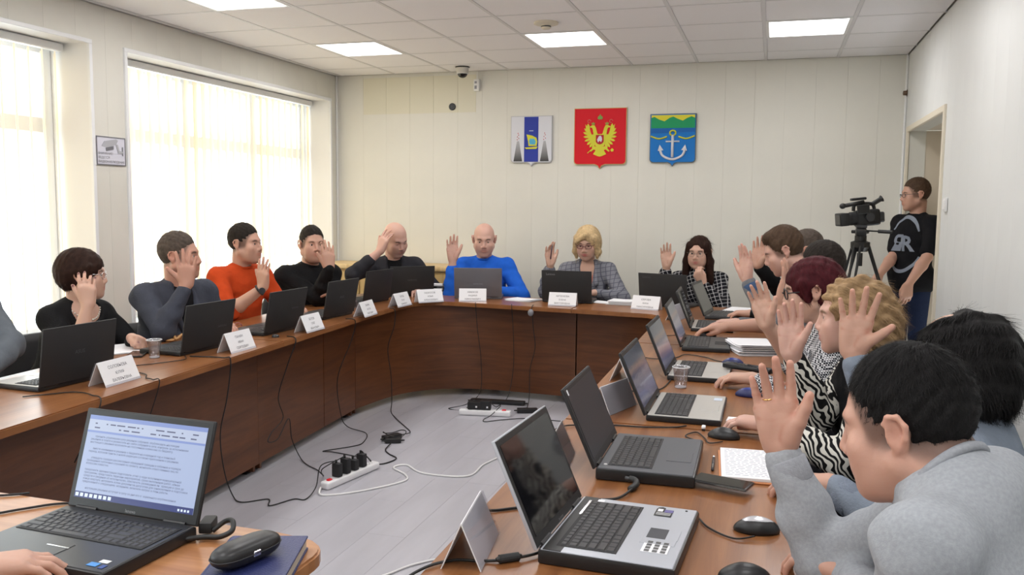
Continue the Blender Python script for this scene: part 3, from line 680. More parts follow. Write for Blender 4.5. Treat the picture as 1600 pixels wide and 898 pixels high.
for q in range(3):
    b=MB(); b.box((0,0,.004),(.17,.12,.004)); 
    for s in (-1,1): b.box((s*.085,0,.016),(.004,.12,.026))
    b.build('tray',mat('grey tray plastic',(.30,.31,.33),.4),t,loc=(0,0,q*.034)); MB().box((0,.004,.012+q*.034),(.155,.105,.010)).build('paper_ream',M_paper,t)
# near left desk: leather notebook, spectacle case, adapter
t=thing('planner','thick dark blue leather planner on the lower left desk','notebook',(-.985,1.475,T0),math.radians(18)); lea=mat('navy leather',(.022,.030,.115),.42,bump=(220,.2))
b=MB(); b.box((0,0,.0025),(.160,.222,.005),bev=.002,seg=2); b.box((0,0,.0285),(.160,.222,.005),bev=.002,seg=2); b.build('cover',lea,t)
MB().box((.003,0,.0155),(.148,.212,.022),bev=.001).build('page_block',mat('aged page edge',(.52,.45,.36),.7),t); MB().tube([(-.078,-.111,.0155),(-.078,.111,.0155)],.0150,12).build('spine',lea,t,smooth=True)
t=thing('spectacle_case','black hard spectacle case lying on the blue planner','case',(-.992,1.448,T0+.031),math.radians(74))
def capsule_case():
    b=MB().ell((0,0,0),(.082,.034,.026),28,16); V=[]
    for v in b.V:
        x,y,z_=v; s=lambda q,e:math.copysign(abs(q)**e,q); V.append((s(x/.082,.62)*.080,s(y/.034,.8)*.034,s(z_/.026,.8)*.024+.024))
    b.V=V; return b
capsule_case().build('case_shell',M_black,t,smooth=True)
MB().tube([(.081*math.copysign(abs(math.cos(a))**.62,math.cos(a)),.0342*math.copysign(abs(math.sin(a))**.8,math.sin(a)),.024) for a in np.linspace(0,2*PI,49)],.0012,6).build('seam',M_dark,t)
MB().box((0,-.033,.024),(.018,.004,.012),bev=.0015).build('clasp',M_chrome,t)
# ---------------------------------------------------------------- things on the walls and ceiling
def disc(b, x, z, r, n=20, y=0): b.add([(x,y,z)]+[(x+r*math.cos(2*PI*k/n),y,z+r*math.sin(2*PI*k/n)) for k in range(n)],[(0,1+(k+1)%n,1+k) for k in range(n)]); return b
def poly(b, pts, y=0): b.add([(p[0],y,p[1]) for p in pts],[tuple(range(len(pts)))]); return b
def shield(name,label,cx,cz,w,h,m,edge):
    t=thing(name,label,'coat of arms',(cx,YF-.004,cz),0,'coats of arms on the far wall'); tip=h*.075; hb=h-tip
    pts=[(-w/2,h/2),(w/2,h/2),(w/2,h/2-hb+.03)]+[(w/2-.03+.03*math.cos(a),h/2-hb+.03+.03*math.sin(a)) for a in np.linspace(0,-PI/2,5)]+[(w*.10,h/2-hb),(w*.03,h/2-hb-tip*.35),(0,-h/2),(-w*.03,h/2-hb-tip*.35),(-w*.10,h/2-hb)]+[(-w/2+.03+.03*math.cos(a),h/2-hb+.03+.03*math.sin(a)) for a in np.linspace(-PI/2,-PI,5)]
    R=Matrix.Rotation(PI/2,4,'X')
    MB().prism([(p[0]*1.0+math.copysign(.006,p[0]) if abs(p[0])>1e-6 else 0,p[1]+(.006 if p[1]>0 else -.006)) for p in pts],0,.018,R).build('backing',edge,t)
    MB().prism(pts,.018,.022,R).build('field',m,t)
    return t
Y1=-.0235
gold=mat('golden yellow enamel',(.62,.60,.05),.6,spec=.2); dgold=mat('dark gold enamel',(.28,.30,.03),.5)
# left: white with a blue pale, two volcanoes and a sailing boat
t=shield('coat_of_arms','white shield with blue stripe, golden boat and two dark volcanoes',-2.178,2.090,.385,.450,mat('white enamel',(.66,.67,.72),.6,spec=.2),mat('silver edge',(.45,.45,.47),.4))
R90=Matrix.Rotation(PI/2,4,'X')
MB().prism([(-.068,.222),(.068,.222),(.068,-.190),(-.068,-.190)],.022,.0235,R90).build('blue_stripe',mat('royal blue enamel',(.035,.055,.33),.6,spec=.2),t)
def rough_grad():
    m=mat('volcano grey',(.2,.2,.2),.6); N,L,b=nodes_of(m); tc=N.new('ShaderNodeTexCoord'); sp=N.new('ShaderNodeSeparateXYZ'); r=ramp(N,[(0,(.03,.03,.03)),(.9,(.40,.40,.42))]); L.new(tc.outputs['Generated'],sp.inputs[0]); L.new(sp.outputs[2],r.inputs[0]); L.new(r.outputs[0],b.inputs['Base Color']); return m
mv=rough_grad()
for s in (-1,1):
    x=s*.128; MB().prism([(x-.042,-.185),(x+.042,-.185),(x+.010,.0),(x-.010,.0)],.022,.0240,R90).build('volcano',mv,t)
    b=MB()
    for q,(dx,dz) in enumerate(((-.008,.01),(.008,.022),(-.006,.036),(.006,.052),(0,.068))): b.prism([(x+dx-.005,dz),(x+dx+.005,dz),(x+dx,dz+.012)],.022,.0240,R90)
    b.build('flames',mat('red enamel spark',(.5,.05,.04),.6,spec=.2),t)
MB().prism([(-.062,-.058),(-.048,-.072),(.050,-.072),(.064,-.050),(.0,-.056)],.0235,.026,R90).build('hull',gold,t)
MB().prism([(-.045,.062),(.01,.050),(.05,.030),(.060,-.005),(.052,-.045),(-.025,-.045),(-.030,.0)],.0235,.0255,R90).build('sail',gold,t)
MB().prism([(-.012,.022),(.030,.022),(.045,-.005),(.038,-.032),(-.012,-.030),(-.020,.0)],.0255,.0268,R90).build('sail_emblem',mat('sky blue enamel',(.10,.42,.62),.6,spec=.2),t)
MB().prism([(-.02,.092),(.02,.092),(.02,.097),(-.02,.097)],.0235,.0245,R90).build('bird',mat('white enamel mark',(.7,.7,.75),.6,spec=.2),t)
# centre: red with the golden double-headed eagle
t=shield('coat_of_arms','red shield with a golden double-headed eagle and crown',-1.532,2.105,.470,.535,mat('red enamel',(.62,.012,.022),.6,spec=.2),mat('gold edge',(.55,.42,.16),.4))
Z=.022
for s in (-1,1):
    f=lambda pts:[(s*p[0],p[1]) for p in pts]
    # feathered wing: a shoulder and seven long feathers
    wing=MB(); wing.prism(f([(.035,.045),(.075,.035),(.105,.085),(.135,.130),(.128,.075),(.115,.02),(.085,-.03),(.045,-.02)]),Z,Z+.004,R90)
    wo=wing.build('wing',gold,t)
    for q in range(9):
        a=math.radians(78-q*19); L_=.075+.012*math.sin(q*.5); bx,bz=.098-.006*q,.062-.012*q
        tx,tz=bx+L_*math.cos(a)*.92,bz+L_*math.sin(a)
        nx,nz=-math.sin(a)*.0095,math.cos(a)*.0095; ff=MB()
        ff.prism(f([(bx+nx,bz+nz),(bx+(tx-bx)*.75+nx*1.1,bz+(tz-bz)*.75+nz*1.1),(tx,tz),(bx+(tx-bx)*.75-nx*1.1,bz+(tz-bz)*.75-nz*1.1),(bx-nx,bz-nz)]),Z+.001*(q%2),Z+.0045+.001*(q%2),R90)
        ff.build('feather',gold,wo)
    MB().prism(f([(.010,.03),(.026,.05),(.038,.095),(.050,.118),(.070,.120),(.094,.108),(.092,.100),(.074,.098),(.066,.080),(.060,.045),(.040,.0),(.010,-.02)]),Z,Z+.0062,R90).build('neck_and_head',gold,t)
    MB().prism(f([(.050,.122),(.076,.124),(.082,.146),(.072,.136),(.063,.150),(.054,.136),(.046,.144)]),Z,Z+.005,R90).build('small_crown',dgold,t)
    MB().tube([(s*.100+.014*math.cos(a),-Z-.002,.155+.014*math.sin(a)) for a in np.linspace(0,5.2,12)],.003,6).build('ribbon',mat('pale red ribbon',(.55,.15,.10),.5),t)
    MB().prism(f([(.022,-.075),(.050,-.070),(.080,-.100),(.092,-.112),(.080,-.118),(.055,-.098),(.030,-.105)]),Z,Z+.0052,R90).build('leg',gold,t)
b=MB().prism([(.112,-.088),(.128,-.098),(.124,-.116),(.106,-.118),(.098,-.104)],Z,Z+.006,R90); b.build('orb',gold,t)
MB().tube([(-.075,-Z-.003,-.098),(-.112,-Z-.003,-.130)],.004,6).build('sceptre',gold,t)
MB().prism([(-.022,-.045),(.022,-.045),(.040,-.110),(.060,-.140),(.036,-.150),(.018,-.158),(0,-.162),(-.018,-.158),(-.036,-.150),(-.060,-.140),(-.040,-.110)],Z,Z+.0045,R90).build('tail',gold,t)
MB().prism([(-.045,.040),(.045,.040),(.052,-.02),(.038,-.070),(-.038,-.070),(-.052,-.02)],Z,Z+.0072,R90).build('breast',gold,t)
MB().prism([(-.036,.032),(.036,.032),(.036,-.030),(.022,-.046),(0,-.054),(-.022,-.046),(-.036,-.030)],Z+.0072,Z+.009,R90).build('breast_shield',mat('dark red enamel',(.40,.02,.03),.6,spec=.2),t)
b=MB(); b.prism([(-.024,-.010),(-.010,.018),(.006,.026),(.018,.014),(.022,-.012),(.012,-.034),(.0,-.018),(-.016,-.036)],Z+.009,Z+.0105,R90); b.build('rider',mat('pale enamel',(.62,.60,.68),.6,spec=.2),t)
MB().prism([(-.024,.178),(-.012,.170),(.012,.170),(.024,.178),(.020,.196),(.008,.202),(0,.218),(-.008,.202),(-.020,.196)],Z,Z+.006,R90).build('large_crown',mat('green gold enamel',(.20,.32,.08),.6,spec=.2),t)
# right: blue with mountains, chain and anchor
t=shield('coat_of_arms','blue shield with green mountains, golden chain and silver anchor',-.880,2.083,.392,.450,mat('azure enamel',(.015,.17,.52),.6,spec=.2),mat('dark edge',(.10,.12,.12),.4))
MB().prism([(-.19,.219),(.19,.219),(.19,.12),(-.19,.12)],.022,.0232,R90).build('yellow_sky',mat('yellow enamel',(.68,.62,.05),.6,spec=.2),t)
MB().prism([(-.192,.195),(-.165,.205),(-.12,.180),(-.075,.165),(-.03,.195),(0,.205),(.04,.185),(.085,.168),(.12,.190),(.16,.205),(.192,.190),(.192,.105),(-.192,.105)],.022,.0240,R90).build('mountains',mat('green enamel',(.02,.30,.12),.6,spec=.2),t)
MB().prism([(-.192,.106),(.192,.106),(.192,.07),(-.192,.06)],.022,.0236,R90).build('sea_band',mat('deep blue enamel',(.015,.12,.40),.6,spec=.2),t)
for s in (-1,1):
    MB().tube(bez([(s*.192,-.026,.035),(s*.12,-.026,.012),(s*.05,-.026,.030)]),.007,6).build('chain',gold,t,smooth=True)
sil=mat('silver enamel',(.62,.62,.66),.35)
MB().tube([(0,-.026,.045),(0,-.026,-.150)],.012,8).build('anchor_shank',sil,t,smooth=True); MB().tube([(-.06,-.026,-.012),(.06,-.026,-.012)],.007,8).build('anchor_stock',sil,t,smooth=True)
MB().tube([(.026*math.cos(a),-.026,.062+.022*math.sin(a)) for a in np.linspace(0,2*PI,17)],.007,6).build('anchor_ring',gold,t,smooth=True)
MB().tube(bez([(-.112,-.026,-.070),(-.09,-.026,-.130),(-.04,-.026,-.160),(0,-.026,-.168),(.04,-.026,-.160),(.09,-.026,-.130),(.112,-.026,-.070)]),.011,8).build('anchor_arms',sil,t,smooth=True)
for s in (-1,1): MB().prism([(s*.128,-.095),(s*.112,-.040),(s*.078,-.088)],.022,.034,R90).build('fluke',sil,t)
# dome camera and junction box
t=thing('dome_camera','white dome surveillance camera on the ceiling by the far wall','surveillance camera',(-2.765,7.52,ZC))
MB().lathe([(0,-.002),(.062,-.002),(.062,-.012),(.058,-.016),(.055,-.055),(.050,-.062),(0,-.062)],28).build('housing',mat('cream camera housing',(.62,.60,.54),.4),t,smooth=False); MB().lathe([(.062,-.002),(.066,-.004),(.066,-.010),(.062,-.012)],28).build('mount_ring',M_black,t)
MB().lathe([(.046,-.062)]+[(.046*math.cos(a),-.062-.040*math.sin(a)) for a in np.linspace(.1,PI/2,7)],24).build('dome',M_off,t,smooth=True); MB().lathe([(.047,-.060),(.052,-.062),(.047,-.066)],24).build('dome_ring',M_white,t)
t=thing('junction_box','small white junction box under the dome camera','box',(-2.715,YF-.003,2.615)); MB().box((0,-.02,0),(.055,.04,.11),bev=.006,seg=2).build('box_body',M_white,t,auto=40); MB().box((-.005,-.042,.025),(.02,.006,.02)).build('connector',mat('grey connector',(.3,.3,.33),.5),t); MB().box((-.005,-.042,-.02),(.02,.006,.03)).build('connector',MATS['grey connector'],t); MB().tube([(.0,-.012,.05),(.0,-.012,.13)],.004,6).build('lead',M_white,t)
t=thing('wall_grommet','small black round hole cover on the far wall left of the shields','fitting',(-2.968,YF-.002,2.425)); MB().lathe([(0,0),(.034,0),(.034,.006),(.028,.010),(0,.010)],24,Matrix.Rotation(PI/2,4,'X')).build('cap',M_black,t); MB().lathe([(0,.010),(.008,.010),(.006,.012),(0,.012)],12,Matrix.Rotation(PI/2,4,'X')).build('centre_pin',M_dark,t)
t=thing('smoke_detector','round cream smoke detector between ceiling panels','smoke detector',(-1.545,5.86,ZC)); cm=mat('cream plastic',(.66,.60,.48),.4); MB().lathe([(0,0),(.085,0),(.085,-.012),(.07,-.018),(.045,-.020),(0,-.020)],28).build('base',cm,t); MB().lathe([(0,-.02),(.034,-.02),(.034,-.038),(.026,-.046),(0,-.046)],24).build('sensor_head',cm,t); MB().lathe([(.0345,-.026),(.0355,-.030),(.0345,-.034)],24).build('vent_band',M_dark,t)
t=thing('light_switch','white light switch on the right wall beside the doorway','switch',(XR-.003,5.835,1.525)); MB().box((-.006,0,0),(.012,.085,.085),bev=.003,seg=2).build('plate',M_white,t,auto=40); MB().box((-.014,0,0),(.006,.05,.06),bev=.002).build('rocker',mat('rocker white',(.84,.84,.84),.3),t)
t=thing('wall_sensor','small brown knob high on the right wall near the corner','fitting',(XR-.003,7.78,2.44)); MB().lathe([(0,0),(.02,0),(.018,.03),(0,.034)],14,Matrix.Rotation(-PI/2,4,'Y')).build('knob',mat('brown knob',(.12,.07,.04),.5),t); MB().lathe([(0,0),(.028,0),(.028,.004),(0,.004)],14,Matrix.Rotation(-PI/2,4,'Y')).build('rosette',MATS['brown knob'],t)
# video surveillance notice
t=thing('surveillance_sign','white video surveillance notice on the pier between the windows','sign',(XL+.002,4.715,1.828),math.radians(90))
MB().box((0,-.002,0),(.262,.004,.186)).build('board',mat('notice paper',(.66,.66,.74),.5),t); b=MB(); 
for s in (-1,1): b.box((s*.127,-.005,0),(.007,.002,.186)); b.box((0,-.005,s*.0895),(.246,.002,.007))
b.build('border',mat('grey print',(.16,.16,.18),.6),t); gp=MATS['grey print']; lg=mat('light grey print',(.42,.42,.45),.6)
for q,tx in enumerate(('ВНИМАНИЕ!','ВЕДЕТСЯ','ВИДЕОНАБЛЮДЕНИЕ')): text('lettering',tx,.0215,gp,t,(-.117,-.0054,-.018-.0265*q),(PI/2,0,0),align='LEFT')
RM=Matrix.Rotation(PI/2,4,'X')
MB().prism([(-.085,.030),(-.06,.062),(.045,.080),(.062,.072),(.045,.045),(-.03,.022)],.004,.006,RM).build('camera_drawing',lg,t); MB().prism([(-.050,.020),(.02,.034),(.020,.012),(-.046,-.002)],.004,.0065,RM).build('camera_drawing',gp,t); MB().prism([(.040,.046),(.058,.046),(.072,.004),(.060,-.010)],.004,.0074,RM).build('camera_drawing',lg,t); MB().prism([(.060,-.012),(.10,-.012),(.10,.002),(.066,.004)],.004,.0080,RM).build('camera_drawing',lg,t); MB().prism([(.098,.03),(.106,.032),(.106,-.028),(.098,-.026)],.004,.0068,RM).build('camera_drawing',gp,t)
# low pale cabinet along the far wall
t=thing('low_cabinet','low pale wooden cabinet along the far wall in the left corner','cabinet',(-3.36,7.56,0)); cw=wood('pale beech',(.52,.36,.17),(.70,.53,.29),.45,(30,30,2)); cw2=wood('honey beech',(.45,.30,.12),(.62,.44,.20),.45,(40,40,2))
MB().box((0,0,.905),(1.60,.44,.05),bev=.018,seg=3).build('top',cw,t,auto=40); MB().box((0,.01,.44),(1.52,.38,.87)).build('carcass',cw2,t)
for q in range(4):
    dr=MB().box((0,0,0),(.366,.018,.78),bev=.004).build('door',cw2,t,loc=(-.57+.38*q,-.190,.47)); MB().tube([(.14,-.022,-.05),(.14,-.022,.05)],.005,8).build('handle',M_chrome,dr)
# ---------------------------------------------------------------- camera on tripod
TX0,TY0=.60,6.62
t=thing('tripod','black video tripod with pan handle by the doorway','tripod',(TX0,TY0,0)); t.scale=(1,1,1.035)
for q,a in enumerate((-115,5,125)):
    ca,sa=math.cos(math.radians(a)),math.sin(math.radians(a)); top=Vector((.055*ca,.055*sa,1.19)); ft=Vector((.46*ca,.46*sa,.015)); side=Vector((-sa,ca,0))*.022
    lg_=MB(); mid=top.lerp(ft,.52)
    for s in (-1,1): lg_.tube([top+side*s,mid+side*s*.9],.009,8)
    lg_.tube([mid.lerp(top,.08),ft],.0125,8); lo=lg_.build('leg',M_blackm,t,smooth=False)
    MB().box((0,0,0),(.07,.05,.05),bev=.008).build('leg_clamp',M_black,lo,loc=mid,rot=(0,0,math.radians(a+90)))
    MB().ell(ft,(.02,.02,.018),10,6).build('rubber_foot',M_rubber,lo)
MB().lathe([(0,1.15),(.05,1.15),(.066,1.18),(.066,1.215),(.04,1.225),(.04,1.26),(0,1.26)],20).build('bowl',M_black,t); MB().box((0,0,1.285),(.07,.09,.06),bev=.012,seg=2).build('fluid_head',M_black,t,auto=40); MB().box((0,0,1.325),(.07,.13,.022),bev=.004).build('camera_plate',M_dark,t)
MB().tube([(0,0,1.14),(0,0,1.05)],.02,10).build('bowl_clamp',M_black,t); MB().tube([(.03,-.01,1.295),(.11,-.04,1.2925)],.005,8).build('pan_bar',M_black,t); MB().tube([(.11,-.04,1.2925),(.20,-.07,1.289)],.0125,10).build('pan_handle',M_rubber,t)
for s in (-1,1): MB().tube([(.02*s,.04,1.285),(.055*s,.06,1.285)],.012,8).build('lock_knob',M_black,t)
t=thing('video_camera','black professional video camera mounted on the tripod','video camera',(TX0+.025,TY0,1.362),math.radians(197)); t.scale=(.88,.92,.92); t.rotation_euler=(0,math.radians(-6)*-1,math.radians(197))
MB().box((-.02,0,.075),(.19,.10,.125),bev=.022,seg=3).build('body',M_black,t,auto=50); MB().tube([(.07,0,.078),(.115,0,.078),(.117,0,.078),(.150,0,.078)],[.052,.052,.047,.047],20).build('lens_barrel',M_blackm,t); MB().box((.178,0,.078),(.075,.125,.10),bev=.01,seg=2).build('lens_hood',M_black,t,auto=40); MB().box((.2165,0,.078),(.002,.10,.075)).build('lens_glass',M_off,t)
MB().tube(bez([(.085,0,.135),(.075,0,.178),(.03,0,.186),(-.04,0,.182),(-.075,0,.170),(-.085,0,.135)]),.014,10).build('top_handle',M_black,t,smooth=True); MB().tube([(.175,.055,.185),(.02,.055,.200)],.016,12).build('microphone',M_rubber,t,smooth=True); MB().ell((.19,.055,.184),(.026,.022,.022)).build('microphone_tip',M_rubber,t,smooth=True)
MB().tube([(-.07,0,.175),(-.135,0,.205),(-.150,0,.212)],[.018,.018,.028],14).build('viewfinder',M_black,t,smooth=False); MB().box((.035,.075,.145),(.10,.014,.07),bev=.004).build('monitor',M_black,t); MB().box((-.13,0,.07),(.05,.06,.08),bev=.008).build('battery',M_dark,t); MB().box((.04,0,.225),(.12,.05,.02),bev=.008,seg=2).build('radio_receiver',M_black,t)
MB().tube([(-.02,.06,.08),(-.02,.075,.08)],.035,16).build('hand_strap_boss',M_dark,t)
# ---------------------------------------------------------------- floor power strips
def power_strip(label,a,b_,n,switch_first,plugs):
    A=Vector((*a,0));B=Vector((*b_,0)); d=(B-A); L_=d.length; t=thing('power_strip',label,'power strip',((A+B)/2)[:],math.atan2(d.y,d.x)); wp=mat('white strip plastic',(.80,.80,.81),.35)
    MB().box((0,0,.021),(L_,.058,.040),bev=.012,seg=3).build('housing',wp,t,auto=40)
    st=(L_-.10)/n
    for q in range(n):
        x=-L_/2+(.075 if switch_first else .03)+st*(q+.5)
        so=MB().lathe([(.0,.0405),(.0225,.0405),(.0225,.0425),(.0195,.0425),(.0185,.0412),(0,.0412)],18,Matrix.Translation((x,0,0))).build('socket',wp,t)
        MB().add(*(lambda m:(m.V,m.F))(MB().tube([(x-.007,-.007,.0405),(x-.007,-.007,.0418)],.0025,8).tube([(x+.007,.007,.0405),(x+.007,.007,.0418)],.0025,8))).build('socket_holes',M_black,so)
    MB().box((-L_/2+.045 if switch_first else L_/2-.05,0,.043),(.030,.022,.010),bev=.003).build('rocker_switch',mat('red rocker',(.7,.015,.03),.3),t)
    return t,st
ps1,st1=power_strip('white power strip with red switch and four black plugs mid floor',(-2.21,3.925),(-2.12,4.36),5,True,4)
ps2,st2=power_strip('white power strip with two black adapters by the far desk panel',(-2.11,5.70),(-1.74,5.755),5,False,2)
def on(o,x,y,z): return o.location+Matrix.Rotation(o.rotation_euler.z,3,'Z')@Vector((x,y,z))
L1=(Vector((-2.21,3.925))-Vector((-2.12,4.36))).length; L2=(Vector((-2.11,5.70))-Vector((-1.74,5.755))).length
plugtop=[]
for q in range(4):
    x=-L1/2+.075+st1*(q+.5)
    p=on(ps1,x,0,.0425); t=thing('power_plug',('nearest','second','third','farthest')[q]+' of four black plugs in the red-switched power strip','plug',p[:],ps1.rotation_euler.z,'black plugs in the nearer power strip')
    hgt=(.075,.085,.06,.075)[q]
    MB().box((0,0,hgt/2),(.036,.05,hgt),bev=.008,seg=2).build('plug_body',M_blackm,t,auto=40); MB().tube([(0,.006,hgt-.004),(0,.008,hgt+.016)],.006,8).build('strain_relief',M_rubber,t); plugtop.append(p+Vector((0,0,hgt+.012)))
plug2=[]
for q,(i,wd) in enumerate(((1,.10),(2.45,.075))):
    x=-L2/2+.03+st2*(i+.5); p=on(ps2,x,0,.0425); t=thing('power_adapter',('wide black adapter at the left of the far power strip','tall black adapter beside the white tag on the far power strip')[q],'adapter',p[:],ps2.rotation_euler.z)
    MB().box((0,.004,.028+.004*q),(wd,.055,.056+.008*q),bev=.006,seg=2).build('adapter_body',M_black,t,auto=40); MB().box((.015,-.0245,.022),(.012,.002,.012)).build('label',M_paper,t); plug2.append(p+Vector((0,0,.06)))
def brick(label,x,y,rz,z=0,d=(.125,.055,.034)):
    t=thing('power_brick',label,'adapter',(x,y,z),math.radians(rz)); MB().box((0,0,d[2]/2),d,bev=.007,seg=2).build('brick_body',M_black,t,auto=40); MB().tube([(d[0]/2-.002,0,d[2]/2),(d[0]/2+.022,0,d[2]/2)],[.007,.004],8).build('strain_relief',M_rubber,t); MB().tube([(-d[0]/2+.002,0,d[2]/2),(-d[0]/2-.022,0,d[2]/2)],[.007,.004],8).build('strain_relief',M_rubber,t); return t
brick('black power brick with bundled cable on the open floor',-2.285,4.93,60)
brick('second black power brick leaning on its neighbour on the floor',-2.245,4.865,25,.0,(.10,.045,.03))
brick('long black power brick beside the far power strip',-1.66,5.90,20,.0,(.15,.05,.034))
brick('flat black power bar under the far desk panel',-1.95,6.10,5,.0,(.42,.06,.03))
def cable(name,label,pts,r=.0035,m=M_rubber,cat='cable',n=8):
    o=MB().tube(bez(pts,n),r,6).build(name,m,None,smooth=True); return tag(o,label,cat)
FZ=.005
cable('white_cable','white extension cable looping over the floor from the nearer power strip',[(-2.215,3.90,.02),(-2.17,3.84,FZ),(-2.02,3.95,FZ),(-1.87,4.17,FZ),(-1.90,4.28,FZ),(-2.02,4.38,FZ),(-1.97,4.45,FZ),(-1.82,4.34,FZ),(-1.57,4.37,FZ),(-1.55,4.62,FZ),(-1.44,4.86,FZ),(-1.1,4.9,FZ),(-.85,4.8,FZ)],.0055,M_wcable)
cable('white_cable','short white cable crossing the floor at the bottom of the view',[(-1.9,2.85,FZ),(-1.66,2.98,FZ),(-1.48,3.03,FZ),(-1.38,3.20,FZ),(-1.25,3.30,FZ),(-.95,3.30,FZ)],.005,M_wcable)
# cables hanging over the desk edges down to the floor
def drop(label, y, zig, end, side='left'):
    xe=line_x(y); P=[(xe-.10,y,T0+.004),(xe-.03,y,T0+.004),(xe+.008,y,T0-.012),(xe+.006,y+.004,T0-.10)]
    return cable('hanging_cable',label,P+zig+end,.0030)
px=lambda y,d=.0: line_x(y)-.155+d
cable('hanging_cable','black cable down the left panel in front of the cup, running to the nearer strip',[(line_x(3.52)-.2,3.50,T0+.004),(line_x(3.52)-.03,3.52,T0+.004),(line_x(3.52)+.008,3.53,T0-.012),(px(3.56,.12),3.56,.55),(px(3.6,.05),3.6,.35),(px(3.62,.04),3.64,.15),(px(3.6,.07),3.66,.02),(-2.50,3.62,FZ),(-2.40,3.70,FZ),(-2.34,3.62,FZ),(-2.28,3.74,FZ),(-2.22,3.76,FZ),(-2.23,3.88,.03),(-2.24,3.95,.12),plugtop[0]],.0032)
cable('hanging_cable','looped black cable down the left panel below the orange man\'s plate',[(line_x(4.2)-.06,4.22,T0+.004),(line_x(4.2)+.008,4.2,T0-.012),(px(4.2,.11),4.2,.60),(px(4.25,.03),4.23,.40),(px(4.2,.03),4.27,.27),(px(4.2,.04),4.14,.22),(px(4.2,.05),4.08,.18),(px(4.2,.05),4.18,.17),(px(4.2,.03),4.33,.25),(px(4.2,.03),4.36,.12),(px(4.2,.08),4.36,.02),(-2.52,4.28,FZ),(-2.40,4.20,FZ),(-2.32,4.12,FZ),(-2.27,4.02,.08),plugtop[1]],.0030)
cable('hanging_cable','black cable down the left panel past the panel joint to the strip',[(line_x(5.02)-.05,5.0,T0+.004),(line_x(5.0)+.008,5.02,T0-.012),(px(5,.12),5.04,.60),(px(5,.03),5.02,.35),(px(5,.03),5.06,.10),(px(5,.08),5.06,.02),(-2.50,5.0,FZ),(-2.42,4.80,FZ),(-2.44,4.70,FZ),(-2.56,4.55,FZ),(-2.50,4.55,FZ),(-2.36,4.52,FZ),(-2.24,4.42,.03),(-2.20,4.30,.09),plugtop[2]],.0030)
cable('hanging_cable','black cable down the curved panel to the bundled bricks',[(-2.62,5.62,T0+.004),(-2.585,5.64,T0-.012),(-2.60,5.66,.62),(-2.66,5.68,.45),(-2.655,5.72,.25),(-2.64,5.70,.06),(-2.60,5.60,FZ),(-2.50,5.45,FZ),(-2.38,5.30,FZ),(-2.28,5.18,FZ),(-2.24,5.12,FZ),(-2.22,5.03,.02),(-2.25,4.99,.02)],.0032)
cable('black_cable','black mains cable from the bundled bricks to the nearer strip',[(-2.23,4.80,.015),(-2.22,4.70,FZ),(-2.16,4.62,FZ),(-2.08,4.55,FZ),(-2.10,4.44,FZ),(-2.16,4.40,FZ),(-2.14,4.33,.05),plugtop[3]],.0042)
cable('cable_coil','coil of black cable wound round the floor bricks',[(-2.27+.075*math.cos(a)*(1+.1*math.sin(3*a)),4.93+.06*math.sin(a),.042+.014*math.sin(a*2)) for a in np.linspace(0,11,26)],.003,n=4)
cable('hanging_cable','thin black cable down the back panel behind the far strip, at its left',[(-2.16,6.185,T0+.004),(-2.15,6.155,T0-.015),(-2.15,6.20,.55),(-2.14,6.26,.3),(-2.13,6.22,.06),(-2.16,6.0,FZ),(-2.24,5.82,FZ),(-2.12,5.82,FZ),(-2.05,5.83,.08),plug2[0]],.0028)
cable('hanging_cable','thin black cable down the back panel below the grey laptop',[(-1.86,6.15,T0+.004),(-1.85,6.115,T0-.015),(-1.86,6.2,.5),(-1.88,6.27,.25),(-1.90,6.2,.04),(-1.92,6.0,FZ),(-1.92,5.85,.06),plug2[1]],.0028)
cable('hanging_cable','black cable down the back panel by the blond woman\'s plate',[(-1.70,6.18,T0+.004),(-1.69,6.11,T0+.004),(-1.685,6.082,T0-.02),(-1.69,6.15,.58),(-1.70,6.24,.42),(-1.74,6.25,.25),(-1.73,6.20,.05),(-1.69,6.0,FZ),(-1.66,5.93,.02)],.0032)
cable('black_cable','black cable looping in front of the far power strip',[(-1.83,5.80,.06),(-1.86,5.66,.02),(-1.89,5.60,FZ),(-1.86,5.54,FZ),(-1.76,5.63,FZ),(-1.60,5.72,FZ),(-1.30,5.72,FZ)],.0032)
t=thing('microphone_knob','small grey cable clip hanging at the back desk edge','clip',(-1.690,6.092,T0-.04)); MB().ell((0,-.022,0),(.022,.020,.026)).build('clip_body',mat('grey clip',(.22,.22,.24),.5),t,smooth=True); MB().box((0,-.004,.012),(.02,.03,.006)).build('clip_arm',MATS['grey clip'],t)
# cables on the desk tops
DZ_=T0+.004
cable('laptop_cable','black power cable with ferrite bead running to the sticker-covered laptop',[(-.80,1.45,.60),(-.70,1.52,.73),(-.665,1.58,DZ_),(-.62,1.64,DZ_),(-.56,1.655,DZ_),(-.505,1.675,DZ_+.004),(-.46,1.72,DZ_+.004),(-.445,1.76,DZ_+.006)],.0033)
t=thing('ferrite_bead','black ferrite bead on the cable beside the nearest name plate','ferrite bead',(-.508,1.676,T0),math.radians(38)); MB().tube([(-.022,0,.0095),(.022,0,.0095)],.0093,14).build('sleeve',M_blackm,t); 
for s in (-1,1): MB().tube([(s*.022,0,.0095),(s*.029,0,.0095)],[.007,.004],10).build('end_collar',M_rubber,t)
cable('laptop_cable','black cable crossing behind the sticker-covered laptop screen',[(-.69,1.88,.70),(-.668,1.915,DZ_-.0),(-.62,1.955,DZ_),(-.56,2.0,DZ_),(-.48,2.05,DZ_),(-.44,2.09,DZ_),(-.36,2.13,DZ_),(-.33,2.20,DZ_+.006)],.0036)
